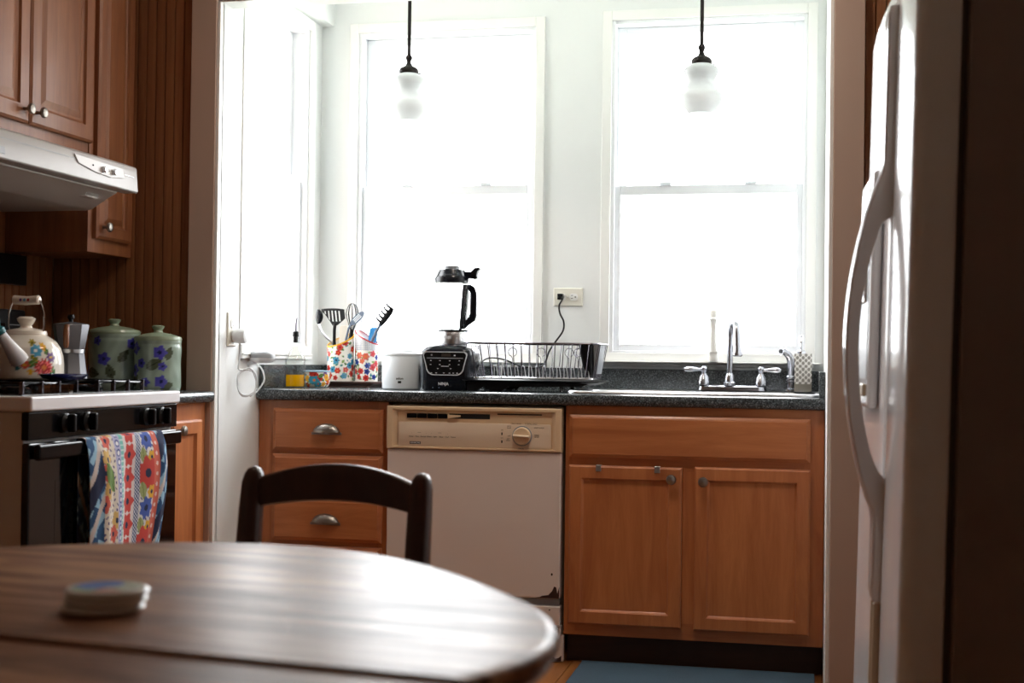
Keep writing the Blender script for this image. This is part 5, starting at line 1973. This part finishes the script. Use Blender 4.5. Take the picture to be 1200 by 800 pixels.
EDGE = [(.955, .718), (.985, .720), (.992, .727), (.985, .731), (.998, .735), (1.0, .741), (.994, .7465), (.982, .7492), (.966, .75)]
seam0 = -.128        # the open joint
cuts = [seam0 - .44, seam0 - .29, seam0 - .145, seam0, seam0 + .115, seam0 + .235, seam0 + .36, seam0 + .48, seam0 + .60, seam0 + .72]
for i, (s0, s1) in enumerate(zip(cuts, cuts[1:])):
    g0 = .0022 if abs(s0 - seam0) < 1e-6 else .0002
    g1 = .0022 if abs(s1 - seam0) < 1e-6 else .0002
    dz = -.0045 if s1 <= seam0 + 1e-6 else 0.0
    a, b = s0 + g0, s1 - g1
    m = MB()
    lim = max(abs(y) for x, y in outline(.955))
    ns = 14
    layers = []
    ymax = max(y for x, y in outline(1.0))
    ymin = min(y for x, y in outline(1.0))
    for sc, z in EDGE:
        z += dz
        top, bot = ymax * sc - 1e-4, ymin * sc + 1e-4
        sa, sb = max(a, bot), min(b, top)
        if sb <= sa:
            continue
        left, right = [], []
        for k in range(ns + 1):
            f = k / ns
            if b > top:
                f = 1 - (1 - f) ** 2
            if a < bot:
                f = f ** 2
            s = sa + (sb - sa) * f
            e = extent(sc, s)
            if e is None:
                e = (0, 0)
            left.append((e[0], s, z))
            right.append((e[1], s, z))
        layers.append(right + left[::-1])
    if len(layers) < 3:
        continue
    m.rings(layers)
    bmesh.ops.remove_doubles(m.b, verts=m.b.verts, dist=1e-5)
    m.build('table_board', M['table'], tb, world=False, sharp=50)
MB().lathe([(.40, .66), (.41, .664), (.41, .7175), (.39, .7178)], (0, 0, -.005), 64).build('apron', M['table'], tb, world=False)
MB().lathe([(.09, .10), (.11, .14), (.10, .19), (.065, .24), (.055, .33), (.075, .42), (.08, .5), (.06, .58), (.11, .64), (.16, .6595)], (0, 0, 0), 40).build('pedestal', M['table'], tb, world=False)
for k in range(4):
    a = PI / 4 + k * PI / 2
    d = Vector((math.cos(a), math.sin(a), 0))
    MB().tube([tuple(d * .06 + Vector((0, 0, .17))), tuple(d * .18 + Vector((0, 0, .15))), tuple(d * .30 + Vector((0, 0, .08))), tuple(d * .40 + Vector((0, 0, .031)))], [.04, .038, .034, .03], 12).build('foot', M['table'], tb, world=False)

# coasters
cz = .7502
disk = None
for k, (lb, dx, dy) in enumerate((('bottom white-edged coaster of the stack on the table', -.003, 0), ('middle white-edged coaster of the stack on the table', 0, .001), ('top coaster of the stack, painted with blue and green', .002, 0))):
    cxk, cyk = .694 + dx, -3.262 + dy
    c = thing('coaster', lb, 'coaster', (cxk, cyk, cz), 'coasters stacked on the table')
    MB().lathe([(.034, 0), (.041, .001), (.0445, .0039), (.0425, .0066), (.0405, .0078)], (cxk, cyk, cz), 44).build('disc', M['coaster'], c)
    n_, mm_ = 64, 22
    mb = MB()
    rl = [[(cxk + .0405 * (1 - q / mm_) * math.cos(2 * PI * j / n_), cyk + .0405 * (1 - q / mm_) * math.sin(2 * PI * j / n_), cz + .0079 + .0004 * min(1, q)) for j in range(n_)] for q in range(mm_)]
    mb.rings(rl, cap0=False)
    pic = mb.build('picture', M['printmatte'], c)

    def pf2(co):
        x_, y_ = co.x, co.y
        if math.hypot(x_, y_) > .038:
            return lin('e8e4da')
        if y_ < -.016 + .006 * math.sin(x_ * 150):
            return lin('b06a50') if x_ > 0 else lin('7f9468')
        if x_ < .006 + .006 * math.sin(y_ * 120):
            return lin('2f5aa8')
        return lin('a3ab92') if math.sin(x_ * 300) * math.sin(y_ * 260) > -.2 else lin('c4c8b4')
    paint(pic, pf2)
    cz += .0086

# ------------------------------------------------------------------ chair
CH = thing('dining_chair', 'dark brown ladder-back wooden chair pushed up to the round table', 'chair', (.557, -2.40, 0), rz=math.radians(-6.5))


def cm(x, y, z):
    return (x, y, z)


HW = .172


def post(s):
    rl = []
    for z, y, w, d in ((0, .15, .030, .030), (.2, .165, .036, .036), (.43, .17, .040, .040), (.62, .180, .040, .038), (.74, .192, .038, .036), (.790, .199, .036, .034), (.806, .2015, .030, .028), (.815, .203, .018, .018), (.818, .2035, .006, .006)):
        xo = s * (HW - .012 * (1 - min(1, z / .43)) + (-.004 * max(0, z - .43)))
        c = .005 if w > .02 else .001
        w2_, d2_ = w / 2, d / 2
        rl.append([(xo + a, y + b, z) for a, b in ((-w2_ + c, -d2_), (w2_ - c, -d2_), (w2_, -d2_ + c), (w2_, d2_ - c), (w2_ - c, d2_), (-w2_ + c, d2_), (-w2_, d2_ - c), (-w2_, -d2_ + c))])
    MB().rings(rl).build('back_post', M['chair'], CH, world=False, sharp=50)


post(-1)
post(1)


def slat(nm, z_lo, z_hi, arch, yb_, curve, th=.018):
    m = MB()
    rl = []
    n = 20
    for k in range(n + 1):
        f = k / n * 2 - 1
        x_ = f * (HW - .010)
        ar = (1 - f * f)
        y_ = yb_ + curve * ar
        lo, hi = z_lo + arch * .55 * ar, z_hi + arch * ar
        rl.append([(x_, y_ - th / 2, lo + .003), (x_, y_ - th / 2, hi - .004), (x_, y_ - th / 4, hi), (x_, y_ + th / 4, hi), (x_, y_ + th / 2, hi - .004), (x_, y_ + th / 2, lo + .003), (x_, y_, lo)])
    m.rings(rl)
    m.build(nm, M['chair'], CH, world=False, sharp=50)


slat('top_rail', .742, .797, .031, .196, .02)
slat('slat', .60, .64, .018, .181, .02)
m = MB()
m.rings([rrect(-.20, .20, -.22, .16, .03, .432), rrect(-.205, .205, -.225, .163, .03, .44), rrect(-.205, .205, -.225, .163, .03, .452), rrect(-.195, .195, -.215, .156, .03, .458)])
m.build('seat', M['chair'], CH, world=False)
for s in (-1, 1):
    MB().tube([(s * .175, -.19, 0), (s * .178, -.19, .22), (s * .178, -.19, .433)], [.014, .019, .02], 12).build('leg', M['chair'], CH, world=False)
    MB().tube([(s * .17, -.19, .2), (s * .165, .16, .2)], .010, 8).build('stretcher', M['chair'], CH, world=False)
MB().tube([(-.17, -.19, .25), (.17, -.19, .25)], .010, 8).build('stretcher', M['chair'], CH, world=False)
